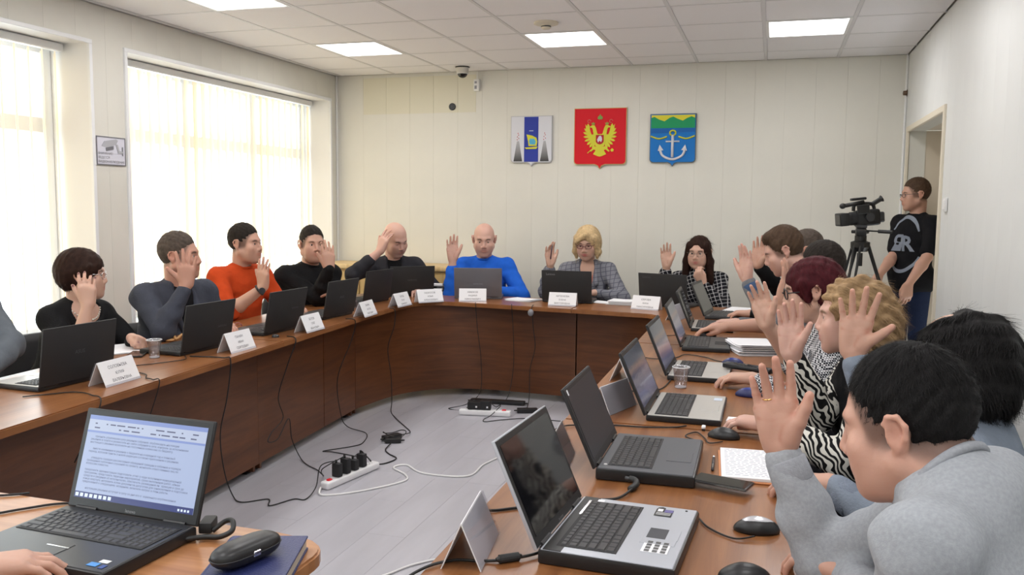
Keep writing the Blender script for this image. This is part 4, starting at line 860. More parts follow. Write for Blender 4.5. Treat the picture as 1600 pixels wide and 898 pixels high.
t=thing('power_connector','bent black power plug at the blank laptop\'s side','plug',(-.325,2.228,T0),math.radians(70)); MB().tube(bez([(-.03,0,.008),(0,0,.012),(.02,.012,.016),(.02,.03,.018)]),.009,10).build('connector_body',M_rubber,t,smooth=True); MB().tube([(.02,.028,.018),(.02,.042,.018)],.005,8).build('connector_pin',M_dark,t)
cable('laptop_cable','thin black mouse cable along the blank laptop\'s right side',[(-.13,2.77,DZ_),(-.17,2.74,DZ_),(-.19,2.80,DZ_),(-.22,2.86,DZ_),(-.25,2.80,DZ_),(-.20,2.74,DZ_),(-.235,2.69,DZ_+.01)],.0020)
cable('laptop_cable','thin black cable behind the silver laptop to the desk edge',[(-.70,2.72,.73),(-.665,2.78,DZ_),(-.60,2.83,DZ_),(-.50,2.86,DZ_),(-.40,2.87,DZ_),(-.30,2.90,DZ_),(-.26,2.935,DZ_)],.0026)
cable('laptop_cable','black cable from the right desk edge past the grey name plate',[(-.71,3.28,.73),(-.675,3.34,DZ_),(-.60,3.42,DZ_),(-.50,3.43,DZ_),(-.42,3.50,DZ_),(-.40,3.70,DZ_)],.0028)
cable('laptop_cable','looped black cable behind the second silver laptop',[(-.62,4.24,DZ_),(-.52,4.20,DZ_),(-.44,4.27,DZ_),(-.40,4.38,DZ_),(-.30,4.33,DZ_),(-.24,4.25,DZ_),(-.17,4.22,DZ_)],.0024)
cable('laptop_cable','thin cable between the dark laptop and the desk edge',[(-.68,5.05,DZ_),(-.58,4.99,DZ_),(-.48,5.05,DZ_),(-.40,5.02,DZ_)],.0024)
cable('laptop_cable','black cable from the silver mouse to the sticker-covered laptop',[(-.015,1.962,DZ_+.006),(-.06,1.95,DZ_),(-.12,2.0,DZ_),(-.17,2.09,DZ_),(-.26,2.095,DZ_),(-.30,2.06,DZ_+.008)],.0022)
for k,(x,y,lb) in enumerate(((-.20,2.905,'white USB receiver at the silver laptop\'s near side'),(-.20,3.66,'white USB receiver at the second silver laptop\'s near side'))):
    t=thing('usb_receiver',lb,'receiver',(x,y,T0),0); MB().box((0,0,.012),(.013,.026,.008),bev=.002).build('receiver_body',M_paper,t); MB().box((0,.016,.012),(.011,.008,.0045)).build('connector',M_chrome,t); MB().box((0,0,.004),(.010,.02,.008)).build('lead_clip',M_rubber,t)
cable('laptop_cable','black cable on the left desk beside the first name plate',[(-2.72,2.55,DZ_),(-2.66,2.62,DZ_),(-2.60,2.68,DZ_),(-2.50,2.66,DZ_),(line_x(2.6)+.008,2.62,T0-.02),(px(2.6,.05),2.6,.5)],.0024)
cable('laptop_cable','looped black cable just past the first name plate on the left desk',[(-2.72,3.02,DZ_),(-2.66,3.08,DZ_),(-2.58,3.06,DZ_),(-2.53,3.0,DZ_),(-2.48,2.98,DZ_),(line_x(3.0)+.008,2.98,T0-.02),(px(3.,.05),2.98,.45)],.0024)
cable('laptop_cable','thin black cable lying between the water cup and left desk edge',[(-2.86,3.12,DZ_),(-2.76,3.22,DZ_),(-2.70,3.32,DZ_),(-2.66,3.42,DZ_),(-2.72,3.50,DZ_)],.0022)
t=thing('cable_grommet','small round black fitting on the left desk beside the orange man\'s laptop','fitting',(-2.645,4.18,T0),0); MB().lathe([(0,.001),(.020,.001),(.020,.010),(.014,.016),(0,.016)],16).build('fitting_body',M_dark,t); MB().lathe([(0,.016),(.008,.016),(.008,.019),(0,.019)],12).build('fitting_cap',M_chrome,t)
cable('laptop_cable','black cable running across the lower left desk to the open laptop',[(-2.2,1.50,DZ_),(-2.05,1.57,DZ_),(-1.95,1.62,DZ_),(-1.85,1.66,DZ_),(-1.80,1.695,DZ_)],.0032)
cable('laptop_cable','second black cable on the lower left desk behind the open laptop',[(-2.1,1.36,DZ_),(-1.92,1.42,DZ_),(-1.80,1.50,DZ_),(-1.72,1.60,DZ_),(-1.66,1.66,DZ_),(-1.55,1.69,DZ_)],.0032)
t=thing('cable_bundle','black plug with a looped lead behind the open laptop\'s right corner','plug',(-1.195,1.60,T0),math.radians(20)); MB().box((-.005,.02,.020),(.03,.055,.026),bev=.006,seg=2).build('plug_body',M_blackm,t,auto=40); MB().tube(bez([(.01,.0,.012),(.035,.01,.03),(.055,0,.035),(.06,-.025,.022),(.035,-.035,.012),(.0,-.03,.010),(-.05,-.05,.012)]),.006,8).build('lead_loop',M_rubber,t,smooth=True); MB().tube([(-.05,-.05,.012),(-.075,-.062,.014)],.005,8).build('connector',M_chrome,t)
from mathutils.bvhtree import BVHTree
# ---------------------------------------------------------------- people: implicit surfaces meshed with surface nets
class SDF:
    """smooth union of cones and ellipsoids, sampled only near each of them"""
    def __init__(s): s.ops=[]
    def cone(s,a,b,ra,rb,k=.012,mode='u'):
        a=np.array(a,float); b=np.array(b,float); r=max(ra,rb); s.ops.append((mode,k,np.minimum(a,b)-r,np.maximum(a,b)+r,('c',a,b,ra,rb))); return s
    def ball(s,a,r,k=.012,mode='u'): return s.cone(a,np.array(a,float)+1e-5,r,r,k,mode)
    def ell(s,c,r,R=None,k=.012,mode='u'):
        c=np.array(c,float); r=np.array(r,float); R=np.eye(3) if R is None else R
        e=np.sqrt(((R*r[None,:])**2).sum(1)); s.ops.append((mode,k,c-e,c+e,('e',c,r,R))); return s
    def plane(s,n,d): s.ops.append(('p',0,None,None,(np.array(n,float),d))); return s   # keep n.p <= d
    def warp(s,fn): s.ops.append(('w',0,None,None,fn)); return s
    def mesh(s,h,smooth=1):
        lo=np.min([o[2] for o in s.ops if o[0]=='u'],0)-3*h-.012; hi=np.max([o[3] for o in s.ops if o[0]=='u'],0)+3*h+.012
        n=np.ceil((hi-lo)/h).astype(int)+1; ax=[(lo[i]+h*np.arange(n[i])).astype(np.float32) for i in range(3)]
        F=np.full(n,.5,np.float32)
        for mode,k,a,b,q in s.ops:
            if mode=='p':
                nn,d=q; F=np.maximum(F,nn[0]*ax[0][:,None,None]+nn[1]*ax[1][None,:,None]+nn[2]*ax[2][None,None,:]-d); continue
            if mode=='w': F=F+q(ax[0][:,None,None],ax[1][None,:,None],ax[2][None,None,:]); continue
            m=k+2.5*h+.004
            i0=np.clip(np.floor((a-m-lo)/h).astype(int),0,n); i1=np.clip(np.ceil((b+m-lo)/h).astype(int)+1,0,n)
            if (i1<=i0).any(): continue
            sl=tuple(slice(i0[i],i1[i]) for i in range(3))
            X=ax[0][sl[0]][:,None,None]; Y=ax[1][sl[1]][None,:,None]; Z=ax[2][sl[2]][None,None,:]
            if q[0]=='c':
                _,A,B,ra,rb=q; d=(B-A).astype(np.float32); L=float(d@d)
                t=np.clip(((X-A[0])*d[0]+(Y-A[1])*d[1]+(Z-A[2])*d[2])/L,0,1).astype(np.float32)
                D=np.sqrt((X-A[0]-t*d[0])**2+(Y-A[1]-t*d[1])**2+(Z-A[2]-t*d[2])**2)-(ra+t*(rb-ra))
            else:
                _,c,r,R=q; U=[((X-c[0])*R[0,j]+(Y-c[1])*R[1,j]+(Z-c[2])*R[2,j]) for j in range(3)]
                k0=np.sqrt(sum((U[j]/r[j])**2 for j in range(3))); k1=np.sqrt(sum((U[j]/r[j]**2)**2 for j in range(3)))+1e-9
                D=k0*(k0-1)/k1
            G=F[sl]
            if mode=='u':
                if k>0: hh=np.clip(k-np.abs(G-D),0,None)/k; F[sl]=np.minimum(G,D)-hh*hh*k*.25
                else: F[sl]=np.minimum(G,D)
            else:
                D=-D
                if k>0: hh=np.clip(k-np.abs(G-D),0,None)/k; F[sl]=np.maximum(G,D)+hh*hh*k*.25
                else: F[sl]=np.maximum(G,D)
        I=F<0; N=I.astype(np.uint8)
        S=sum(N[i:n[0]-1+i,j:n[1]-1+j,k:n[2]-1+k] for i in (0,1) for j in (0,1) for k in (0,1))
        C=np.argwhere((S>0)&(S<8)); idx=np.full(S.shape,-1,np.int64); idx[tuple(C.T)]=np.arange(len(C))
        acc=np.zeros((len(C),3)); cnt=np.zeros(len(C))
        cor=[(i,j,k) for i in (0,1) for j in (0,1) for k in (0,1)]
        val={c:F[C[:,0]+c[0],C[:,1]+c[1],C[:,2]+c[2]] for c in cor}
        for c in cor:
            for a in range(3):
                if c[a]==0:
                    e=list(c); e[a]=1; e=tuple(e); va,vb=val[c],val[e]; m=(va<0)!=(vb<0)
                    t=np.where(m,va/np.where(m,va-vb,1),0); p=np.array(c,float)[None,:]+np.zeros((len(C),3)); p[:,a]+=t
                    acc[m]+=p[m]; cnt[m]+=1
        V=lo+h*(C+acc/np.maximum(cnt,1)[:,None]); Fs=[]
        for a in range(3):
            b_,c_=(a+1)%3,(a+2)%3; s0=[slice(None)]*3; s1=[slice(None)]*3; s0[a]=slice(0,-1); s1[a]=slice(1,None)
            A0,A1=I[tuple(s0)],I[tuple(s1)]; E=np.argwhere(A0!=A1); E=E[(E[:,b_]>0)&(E[:,c_]>0)&(E[:,b_]<n[b_]-1)&(E[:,c_]<n[c_]-1)]
            q=[]
            for (u,v) in ((1,1),(0,1),(0,0),(1,0)):
                G=E.copy(); G[:,b_]-=u; G[:,c_]-=v; q.append(idx[tuple(G.T)])
            Q=np.stack(q,1); fl=A0[tuple(E.T)]; Q[~fl]=Q[~fl][:,::-1]; Fs.append(Q)
        Fc=np.concatenate(Fs); Fc=Fc[(Fc>=0).all(1)]
        for _ in range(smooth):
            e=np.concatenate([Fc[:,[0,1]],Fc[:,[1,2]],Fc[:,[2,3]],Fc[:,[3,0]]]); sm=np.zeros_like(V); ct=np.zeros(len(V))
            np.add.at(sm,e[:,0],V[e[:,1]]); np.add.at(ct,e[:,0],1); V=.45*V+.55*sm/np.maximum(ct,1)[:,None]
        return V,Fc
def np_mesh(name,V,F,smooth=True,col=None):
    me=bpy.data.meshes.new(name); nv,nf=len(V),len(F); k=F.shape[1]
    me.vertices.add(nv); me.vertices.foreach_set('co',np.ascontiguousarray(V,np.float32).ravel())
    me.loops.add(nf*k); me.loops.foreach_set('vertex_index',np.ascontiguousarray(F,np.int32).ravel())
    me.polygons.add(nf); me.polygons.foreach_set('loop_start',np.arange(0,nf*k,k,dtype=np.int32)); me.polygons.foreach_set('loop_total',np.full(nf,k,np.int32))
    if smooth: me.polygons.foreach_set('use_smooth',np.ones(nf,bool))
    me.update(calc_edges=True)
    if col is not None:
        at=me.color_attributes.new('Col','FLOAT_COLOR','POINT'); at.data.foreach_set('color',np.concatenate([col,np.ones((nv,1))],1).astype(np.float32).ravel())
    return me
def attr_mat(name,rough,bump=None,spec=.4):
    m=mat(name,(.5,.4,.3),rough,spec=spec,bump=bump); N,L,b=nodes_of(m); a=N.new('ShaderNodeAttribute'); a.attribute_name='Col'; L.new(a.outputs['Color'],b.inputs['Base Color']); return m
M_skin=attr_mat('skin',.48,(140,.06)); nb=M_skin.node_tree.nodes['Principled BSDF']; nb.inputs['Subsurface Weight'].default_value=.12; nb.inputs['Subsurface Radius'].default_value=(.012,.004,.002); nb.inputs['Subsurface Scale'].default_value=1.
M_eye=mat('eye white',(.72,.70,.68),.2); M_iris=mat('dark iris',(.04,.03,.025),.15)
def cloth(name,col,bump=(160,.25),rough=.85,var=(30,.06)): return mat(name,col,rough,bump=bump,var=var,spec=.15)
def unit(v): v=np.array(v,float); return v/np.linalg.norm(v)
def lerp(a,b,t): return np.array(a)*(1-t)+np.array(b)*t
def ik(S,W,l1,l2,pole):
    S=np.array(S,float);W=np.array(W,float); d=np.linalg.norm(W-S); u=(W-S)/d
    if d>(l1+l2)*.985: f_=d/((l1+l2)*.985); l1*=f_; l2*=f_
    a=(l1*l1-l2*l2+d*d)/(2*d); hh=math.sqrt(max(l1*l1-a*a,0)); p=np.array(pole,float); p=p-u*(p@u); return S+u*a+unit(p)*hh
POSE={'open':((6,8,6),3.5,'out'),'wide':((4,6,5),9,'out'),'soft':((16,20,14),4,'out'),'rest':((22,32,22),3,'in'),'mouse':((12,26,16),4,'in'),'fist':((78,88,55),0,'in'),'curl':((48,60,35),1,'in')}
def hand(sd,W,fd,pn,side,pose,s,k=.009):
    fd=unit(fd); pn=np.array(pn,float); pn=unit(pn-fd*(pn@fd)); X=np.cross(fd,pn) if side=='R' else np.cross(pn,fd)
    P=lambda x,n,z: W+s*(x*X+n*pn+z*fd)
    bend,splay,thumb=POSE[pose]; tips=[]
    kn=[(.033,.087),(.0115,.092),(-.0105,.088),(-.031,.078)]; ln=[(.041,.025,.019),(.045,.028,.020),(.041,.027,.019),(.032,.020,.017)]; rr=[(.0108,.0097,.0085),(.0110,.0099,.0087),(.0106,.0094,.0083),(.0094,.0084,.0074)]
    for i,(x,z) in enumerate(kn):
        sd.cone(P(x*.55,0,.004),P(x,.0,z),.0175*s,.0138*s,.014*s)
        if i<3: sd.cone(P((x+kn[i+1][0])/2*.6,.001,.02),P((x+kn[i+1][0])/2,.001,(z+kn[i+1][1])/2-.012),.015,.0115,.012*s)
    sd.ell(P(.020,.010,.034),(.019*s,.014*s,.032*s),np.stack([unit(X*.9+fd*.3),pn,unit(fd*.9-X*.3)],1),.014*s)
    sd.ell(P(-.021,.009,.036),(.013*s,.011*s,.032*s),np.stack([X,pn,fd],1),.014*s)
    for i,(x,z) in enumerate(kn):
        a=math.radians((1.5-i)*splay); cur=P(x,.001,z); d=fd*math.cos(a)+X*math.sin(a); ang=0; bb=bend
        if pose in('open','wide','soft'): bb=tuple(q*(1+.35*((i*7)%3-1)) for q in bend)
        for j in range(3):
            ang+=math.radians(bb[j]); dd=d*math.cos(ang)+pn*math.sin(ang); nx=cur+dd*ln[i][j]*s
            sd.cone(cur,nx,rr[i][j]*s,(rr[i][j+1] if j<2 else rr[i][2]*.88)*s,.003 if j else .006*s); cur=nx
        tips.append((cur,dd))
    if thumb=='out': T=[(.020,.008,.018),(.043,.014,.050),(.060,.016,.080),(.070,.016,.104)]
    else: T=[(.020,.010,.018),(.036,.022,.050),(.034,.030,.080),(.026,.034,.102)]
    if pose=='wide': T=[(.020,.008,.018),(.050,.012,.044),(.076,.014,.066),(.094,.014,.084)]
    for j,(ra,rb) in enumerate(((.0175,.0148),(.0148,.0122),(.0122,.0095))): sd.cone(P(*T[j]),P(*T[j+1]),ra*s,rb*s,.012*s if j==0 else .004)
    tips.append((P(*T[3]),unit(P(*T[3])-P(*T[2]))))
    q=.0160; cr=[[P(.037,q,.072),P(.018,q,.062),P(-.008,q,.058),P(-.036,q,.064)],[P(.040,q,.066),P(.012,q+.002,.052),P(-.026,q,.040)],[P(.040,q,.064),P(.012,q+.006,.046),P(.004,q+.008,.022),P(.010,q+.004,.002)]]
    for i,(x,z) in enumerate(kn):
        for zz in (.006,ln[i][0]+.001):
            cr.append([P(x-.010,.009,z+zz),P(x+.010,.009,z+zz)])
    return tips,X,pn,fd,cr
def basis(fwd,pitch=0,roll=0):
    f=unit((fwd[0],fwd[1],0)); r=np.array([f[1],-f[0],0]); u=np.array([0,0,1.]); p=math.radians(pitch)
    f2=f*math.cos(p)-u*math.sin(p); u2=u*math.cos(p)+f*math.sin(p); q=math.radians(roll)
    r2=r*math.cos(q)+u2*math.sin(q); u3=-r*math.sin(q)+u2*math.cos(q); return np.stack([r2,f2,u3],1)   # columns right, forward, up
def head(sd,hc,R,s,fem,fat,slit):
    P=lambda x,y,z: hc+s*(R@np.array([x,y,z])); E=lambda c,r,k=.012,mode='u': sd.ell(P(*c),np.array(r)*s,R,k*s,mode)
    C=lambda a,b,ra,rb,k=.012,mode='u': sd.cone(P(*a),P(*b),ra*s,rb*s,k*s,mode)
    w=1-.05*fem+.06*fat
    E((0,-.015,.036),(.0765,.098,.085)); E((0,.026,-.022),(.064*w,.066,.088),.03)
    for q in (-1,1):
        C((q*.059*w,.0,-.050),(q*.021,.062,-.099+.004*fem),.021+.006*fat,.017,.03); E((q*.042*w,.062,-.022),(.024,.022,.022),.02); E((q*.034,.056,-.054),(.028,.026,.036),.03); C((q*.012,.084,.026),(q*.042,.070,.028),.011,.010,.014)
    E((0,.069,-.098),(.026-.007*fem,.019,.018),.02)
    if fat: E((0,.035,-.090),(.052,.050,.030*fat+.01),.03)
    for q in (-1,1): E((q*.031,.094,.004),(.017,.015,.0125),.012,'s')
    C((0,.083,.018),(0,.106-.004*fem,-.026),.0085,.0100-.0010*fem,.012); E((0,.106-.004*fem,-.030),(.0105-.0010*fem,.009,.0085),.006)
    for q in (-1,1): E((q*.0125,.097,-.034),(.0085-.001*fem,.010,.0075),.006)
    E((0,.084,-.056),(.030,.012,.020),.018); E((0,.0925,-.0575),(.0240,.0072,.0050),.005); E((0,.0912,-.0685),(.021,.0074,.0062),.005); C((-.024,.0965,-.0628),(.024,.0965,-.0628),.0014,.0014,.004,'s')
    for q in (-1,1):
        sd.ball(P(q*.031,.0735,.004),.0152*s,.005*s)
        E((q*.031,.0905,.0035-(.004 if slit<.6 else 0)),(.0135,.010,.0052*slit+.0008),.002,'s')
        # ear: disc, rim, lobe, hollow
        Re=R@np.array(Matrix.Rotation(q*math.radians(-24),3,'Z')); sd.ell(P(q*.081,-.012,.0),np.array((.008,.019,.031))*s,Re,.008*s)
        pts=[(.083,.006,.018),(.088,-.004,.030),(.092,-.020,.030),(.093,-.030,.014),(.090,-.026,-.006),(.084,-.014,-.022),(.081,-.004,-.028)]
        for a,b in zip(pts[:-1],pts[1:]): C((q*a[0],a[1],a[2]),(q*b[0],b[1],b[2]),.0046,.0046,.005)
        sd.ell(P(q*.0935,-.008,.002),np.array((.008,.009,.014))*s,Re,.006*s,'s')
def skin_cols(V,hc,R,s,tone,fem,stubble,brow,lip,tips=None,nail=None,scalp=None,creases=None):
    L=((V-hc)@R)/s; x,y,z=np.abs(L[:,0]),L[:,1],L[:,2]; col=np.tile(np.array(tone,float),(len(V),1))
    g=lambda c,r,p=1.: np.exp(-((x-c[0])**2/r[0]**2+(y-c[1])**2/r[1]**2+(z-c[2])**2/r[2]**2)*p)[:,None]
    mix=lambda m,c: col*(1-m)+np.array(c,float)*m
    red=np.array(tone)*np.array([1.12,.86,.82])
    col=mix(.16*g((.044,.07,-.028),(.024,.03,.022)),red); col=mix(.28*g((0,.11,-.03),(.016,.02,.014)),red); col=mix(.4*g((.088,-.015,0),(.012,.03,.035)),red)
    if stubble: m=(.34*stubble)*np.clip(g((.0,.05,-.085),(.075,.06,.036),.8)+.6*g((0,.098,-.045),(.026,.02,.008)),0,1); col=mix(m,(.10,.075,.06))
    lm=np.clip(1.6*g((0,.095,-.0575),(.0205,.012,.0042))+1.6*g((0,.095,-.0685),(.0175,.012,.0050)),0,1); col=mix(lm*(.85 if fem else .6),lip)
    bm=np.clip(2.2*np.exp(-(((z-.0255+.25*np.abs(x-.030))/.0038)**2))*np.exp(-((x-.032)/.0145)**4)*(y>.06),0,1)[:,None]; col=mix(bm*.85,brow)
    em=np.clip(1.3*g((.031,.088,.0095),(.014,.008,.0022)),0,1)*(y>.06)[:,None]; col=mix(em*(.75 if fem else .45),(.05,.035,.03))
    if scalp is not None:
        fe=np.sqrt((x/.086)**2+((y-.098)/.083)**2+((z+.022)/.099)**2); sg=lambda t:1/(1+np.exp(-np.clip(t,-30,30)))
        m=sg((z-(.35*y-.030))/.005)*sg((fe-1.035)/.025)*sg((.078-x)/.001)*sg((z+.075)/.004); col=mix((.70*m)[:,None],scalp)
    if creases:
        for pts in creases:
            A=np.array(pts); d=np.full(len(V),9.)
            for a,b in zip(A[:-1],A[1:]):
                ab=b-a; t=np.clip(((V-a)@ab)/(ab@ab),0,1); d=np.minimum(d,((V-a-t[:,None]*ab)**2).sum(1))
            col=mix((.55*np.exp(-d/.0036**2))[:,None],np.array(tone)*np.array([.78,.48,.42]))
    if tips is not None:
        for (tp,td,out) in tips:
            d=((V-tp)**2).sum(1); col=mix((.34*np.exp(-d/.016**2))[:,None],red)
            if nail is not None: dn=((V-(tp+out*.006-td*.002))**2).sum(1); col=mix(np.clip(1.5*np.exp(-dn/.0065**2),0,1)[:,None],nail)
    return np.clip(col,0,1)
def strands(name,V,Nrm,flow,n,length,width,m,parent,curl=0.,lift=.15,segs=4,seed=1,short=False,jitter=.22):
    r=np.random.default_rng(seed); k=r.integers(0,len(V),n); p=V[k]+r.normal(0,.0015,(n,3)); nr=Nrm[k]; out=[p-nr*.002]; L=length*r.uniform(.55,1.15,n)[:,None]/segs*((.30+.70*np.clip((p[:,2:3]-.02)/.08,0,1)) if short else 1.)
    jit=r.normal(0,jitter,(n,3)); ph=r.uniform(0,6.28,n)
    d=flow(p)+jit; d=d-nr*(d*nr).sum(1,keepdims=True); d/=np.linalg.norm(d,axis=1,keepdims=True)+1e-9
    wd=np.cross(d,nr); 
    for q in range(1,segs+1):
        st=d+nr*lift*(1-q/segs*1.1)
        if curl: st=st+curl*(wd*np.cos(ph+q*1.9)[:,None]+nr*.6*np.sin(ph+q*1.9)[:,None])
        st/=np.linalg.norm(st,axis=1,keepdims=True); p=p+st*L; out.append(p)
    VV=[]; 
    for q,p in enumerate(out):
        w=width*(1-.8*q/segs); VV += [p-wd*w/2,p+wd*w/2]
    A=np.stack(VV,1).reshape(-1,3); m2=2*(segs+1); b=(np.arange(n)*m2)[:,None]; F=np.concatenate([b+np.array([[2*q,2*q+1,2*q+3,2*q+2]]) for q in range(segs)])
    o=link(name,np_mesh(name,A,F),m,parent); o['kind']='stuff'; return o
def vnormals(V,F):
    a=np.cross(V[F[:,2]]-V[F[:,0]],V[F[:,3]]-V[F[:,1]]); n=np.zeros_like(V)
    for j in range(4): np.add.at(n,F[:,j],a)
    return n/(np.linalg.norm(n,axis=1,keepdims=True)+1e-12)
HAIRS={}
def hair_local(style,h):
    key=(style,h)
    if key in HAIRS: return HAIRS[key]
    d=SDF(); E=d.ell
    if style in('short','buzz','thick','crew'):
        t={'short':.014,'buzz':.004,'thick':.018,'crew':.012}[style]; sd_=.003 if style!='thick' else .0055
        E((0,-.020,.040),(.0775+sd_,.0985+sd_,.087+t),None,0); 
        if style=='thick': d.ell((0,.045,.092+t*.35),(.055,.035,.022+t*.5),None,.02)
        E((0,.098,-.024),(.088,.082,.098),None,.012,'s'); d.plane((0,.35,-1.),.030 if style!='crew' else .016); [d.ell((q*.058,.088,.062),(.026,.030,.026),None,.012,'s') for q in(-1,1)]; 
        d.ell((.088,-.006,-.008),(.022,.024,.036),None,.004,'s'); d.ell((-.088,-.006,-.008),(.022,.024,.036),None,.004,'s')
        if style!='buzz': d.warp(lambda X,Y,Z:.0022*np.sin(X*210+Y*90)*np.sin(Y*170+Z*190))
    elif style in('bob','bobred'):
        E((0,-.022,.036),(.094,.116,.104),None,0); E((0,-.055,.0),(.088,.078,.088),None,.03)
        for q in(-1,1): d.cone((q*.076,.030,.045),(q*.079,.022,-.030 if style=='bob' else -.02),.022,.016,.02)
        E((0,.118,-.050),(.078,.085,.100),None,.012,'s'); d.plane((0,.55,-1.),.062); [d.ell((q*.096,-.010,-.012),(.026,.026,.040),None,.006,'s') for q in((-1,1) if style=='bobred' else ())]; d.warp(lambda X,Y,Z:.0025*np.sin(X*130+Y*70+Z*30)*np.sin(Y*110-Z*60))
    elif style=='blondbob':
        E((0,-.018,.038),(.094,.112,.102),None,0); E((0,-.045,-.02),(.098,.082,.10),None,.03)
        for q in(-1,1): d.cone((q*.070,.045,.055),(q*.086,.028,-.055),.026,.026,.02); d.cone((q*.086,.028,-.055),(q*.080,.040,-.098),.026,.012,.02)
        d.cone((-.01,.088,.088),(.062,.076,.030),.020,.014,.02)
        E((0,.125,-.050),(.066,.085,.112),None,.010,'s'); d.plane((0,0,-1.),.112); d.warp(lambda X,Y,Z:.0015*np.sin(X*120+Y*60)*np.sin(Y*110+Z*40))
    elif style=='long':
        E((0,-.018,.038),(.087,.108,.098),None,0)
        for q in(-1,1): d.cone((q*.066,.040,.065),(q*.084,.010,-.06),.024,.032,.02); d.cone((q*.084,.010,-.06),(q*.098,.020,-.21),.032,.026,.02)
        d.cone((0,-.075,.0),(0,-.085,-.20),.07,.055,.03)
        E((0,.118,-.034),(.064,.085,.118),None,.010,'s'); d.warp(lambda X,Y,Z:.002*np.sin(X*170+Y*140))
    elif style=='wavy':
        E((0,-.020,.040),(.088,.110,.100),None,0); E((0,-.085,-.005),(.085,.075,.095),None,.03); E((0,-.10,-.07),(.075,.055,.065),None,.03)
        for q in(-1,1): d.cone((q*.074,.030,.045),(q*.086,-.03,-.05),.024,.030,.02); d.cone((q*.086,-.03,-.05),(q*.075,-.05,-.11),.03,.022,.02)
        E((0,.110,-.030),(.084,.086,.102),None,.012,'s'); d.warp(lambda X,Y,Z:.008*np.sin(X*60+Z*75)*np.sin(Y*70-Z*60)+.002*np.sin(Z*150+Y*90))
    elif style=='curly':
        E((0,-.045,.012),(.118,.122,.122),None,0); E((0,-.075,-.055),(.112,.095,.085),None,.04)
        for q in(-1,1): d.cone((q*.080,.020,.06),(q*.105,-.01,-.07),.032,.034,.03)
        E((0,.125,-.035),(.080,.088,.105),None,.012,'s'); d.warp(lambda X,Y,Z:.006*np.sin(X*62+Z*50)*np.sin(Y*66+Z*40))
    V,F=d.mesh(h,1); HAIRS[key]=(V,F,vnormals(V,F)); return HAIRS[key]
def glasses(parent,place,Rr,s,m,rx=.024,rz=.018,thick=.0016,half=False):
    fr=MB()
    for q in(-1,1):
        fr.tube([place(q*.033+rx*math.copysign(abs(math.cos(a))**.7,math.cos(a)),.103-abs(math.cos(a)*rx+q*.033)*.18,.001+rz*math.copysign(abs(math.sin(a))**.7,math.sin(a))) for a in np.linspace(0,2*PI,25)],thick,6)
        fr.tube([place(q*(.033+rx),.094,.008),place(q*.076,.06,.010),place(q*.0835,-.005,.010),place(q*.085,-.022,-.004)],thick,6)
    fr.tube([place(-.010,.105,.004),place(0,.108,.007),place(.010,.105,.004)],thick,6)
    o=fr.build('spectacles',m,parent,smooth=True)
    for q in(-1,1):
        b=MB(); V=[place(q*.033+rx*.96*math.copysign(abs(math.cos(a))**.7,math.cos(a)),.1025-abs(math.cos(a)*rx+q*.033)*.18,.001+rz*.96*math.copysign(abs(math.sin(a))**.7,math.sin(a))) for a in np.linspace(0,2*PI,25)[:-1]]
        b.add(V,[tuple(range(24))]); b.build('lens',M_lens,o)
    return o
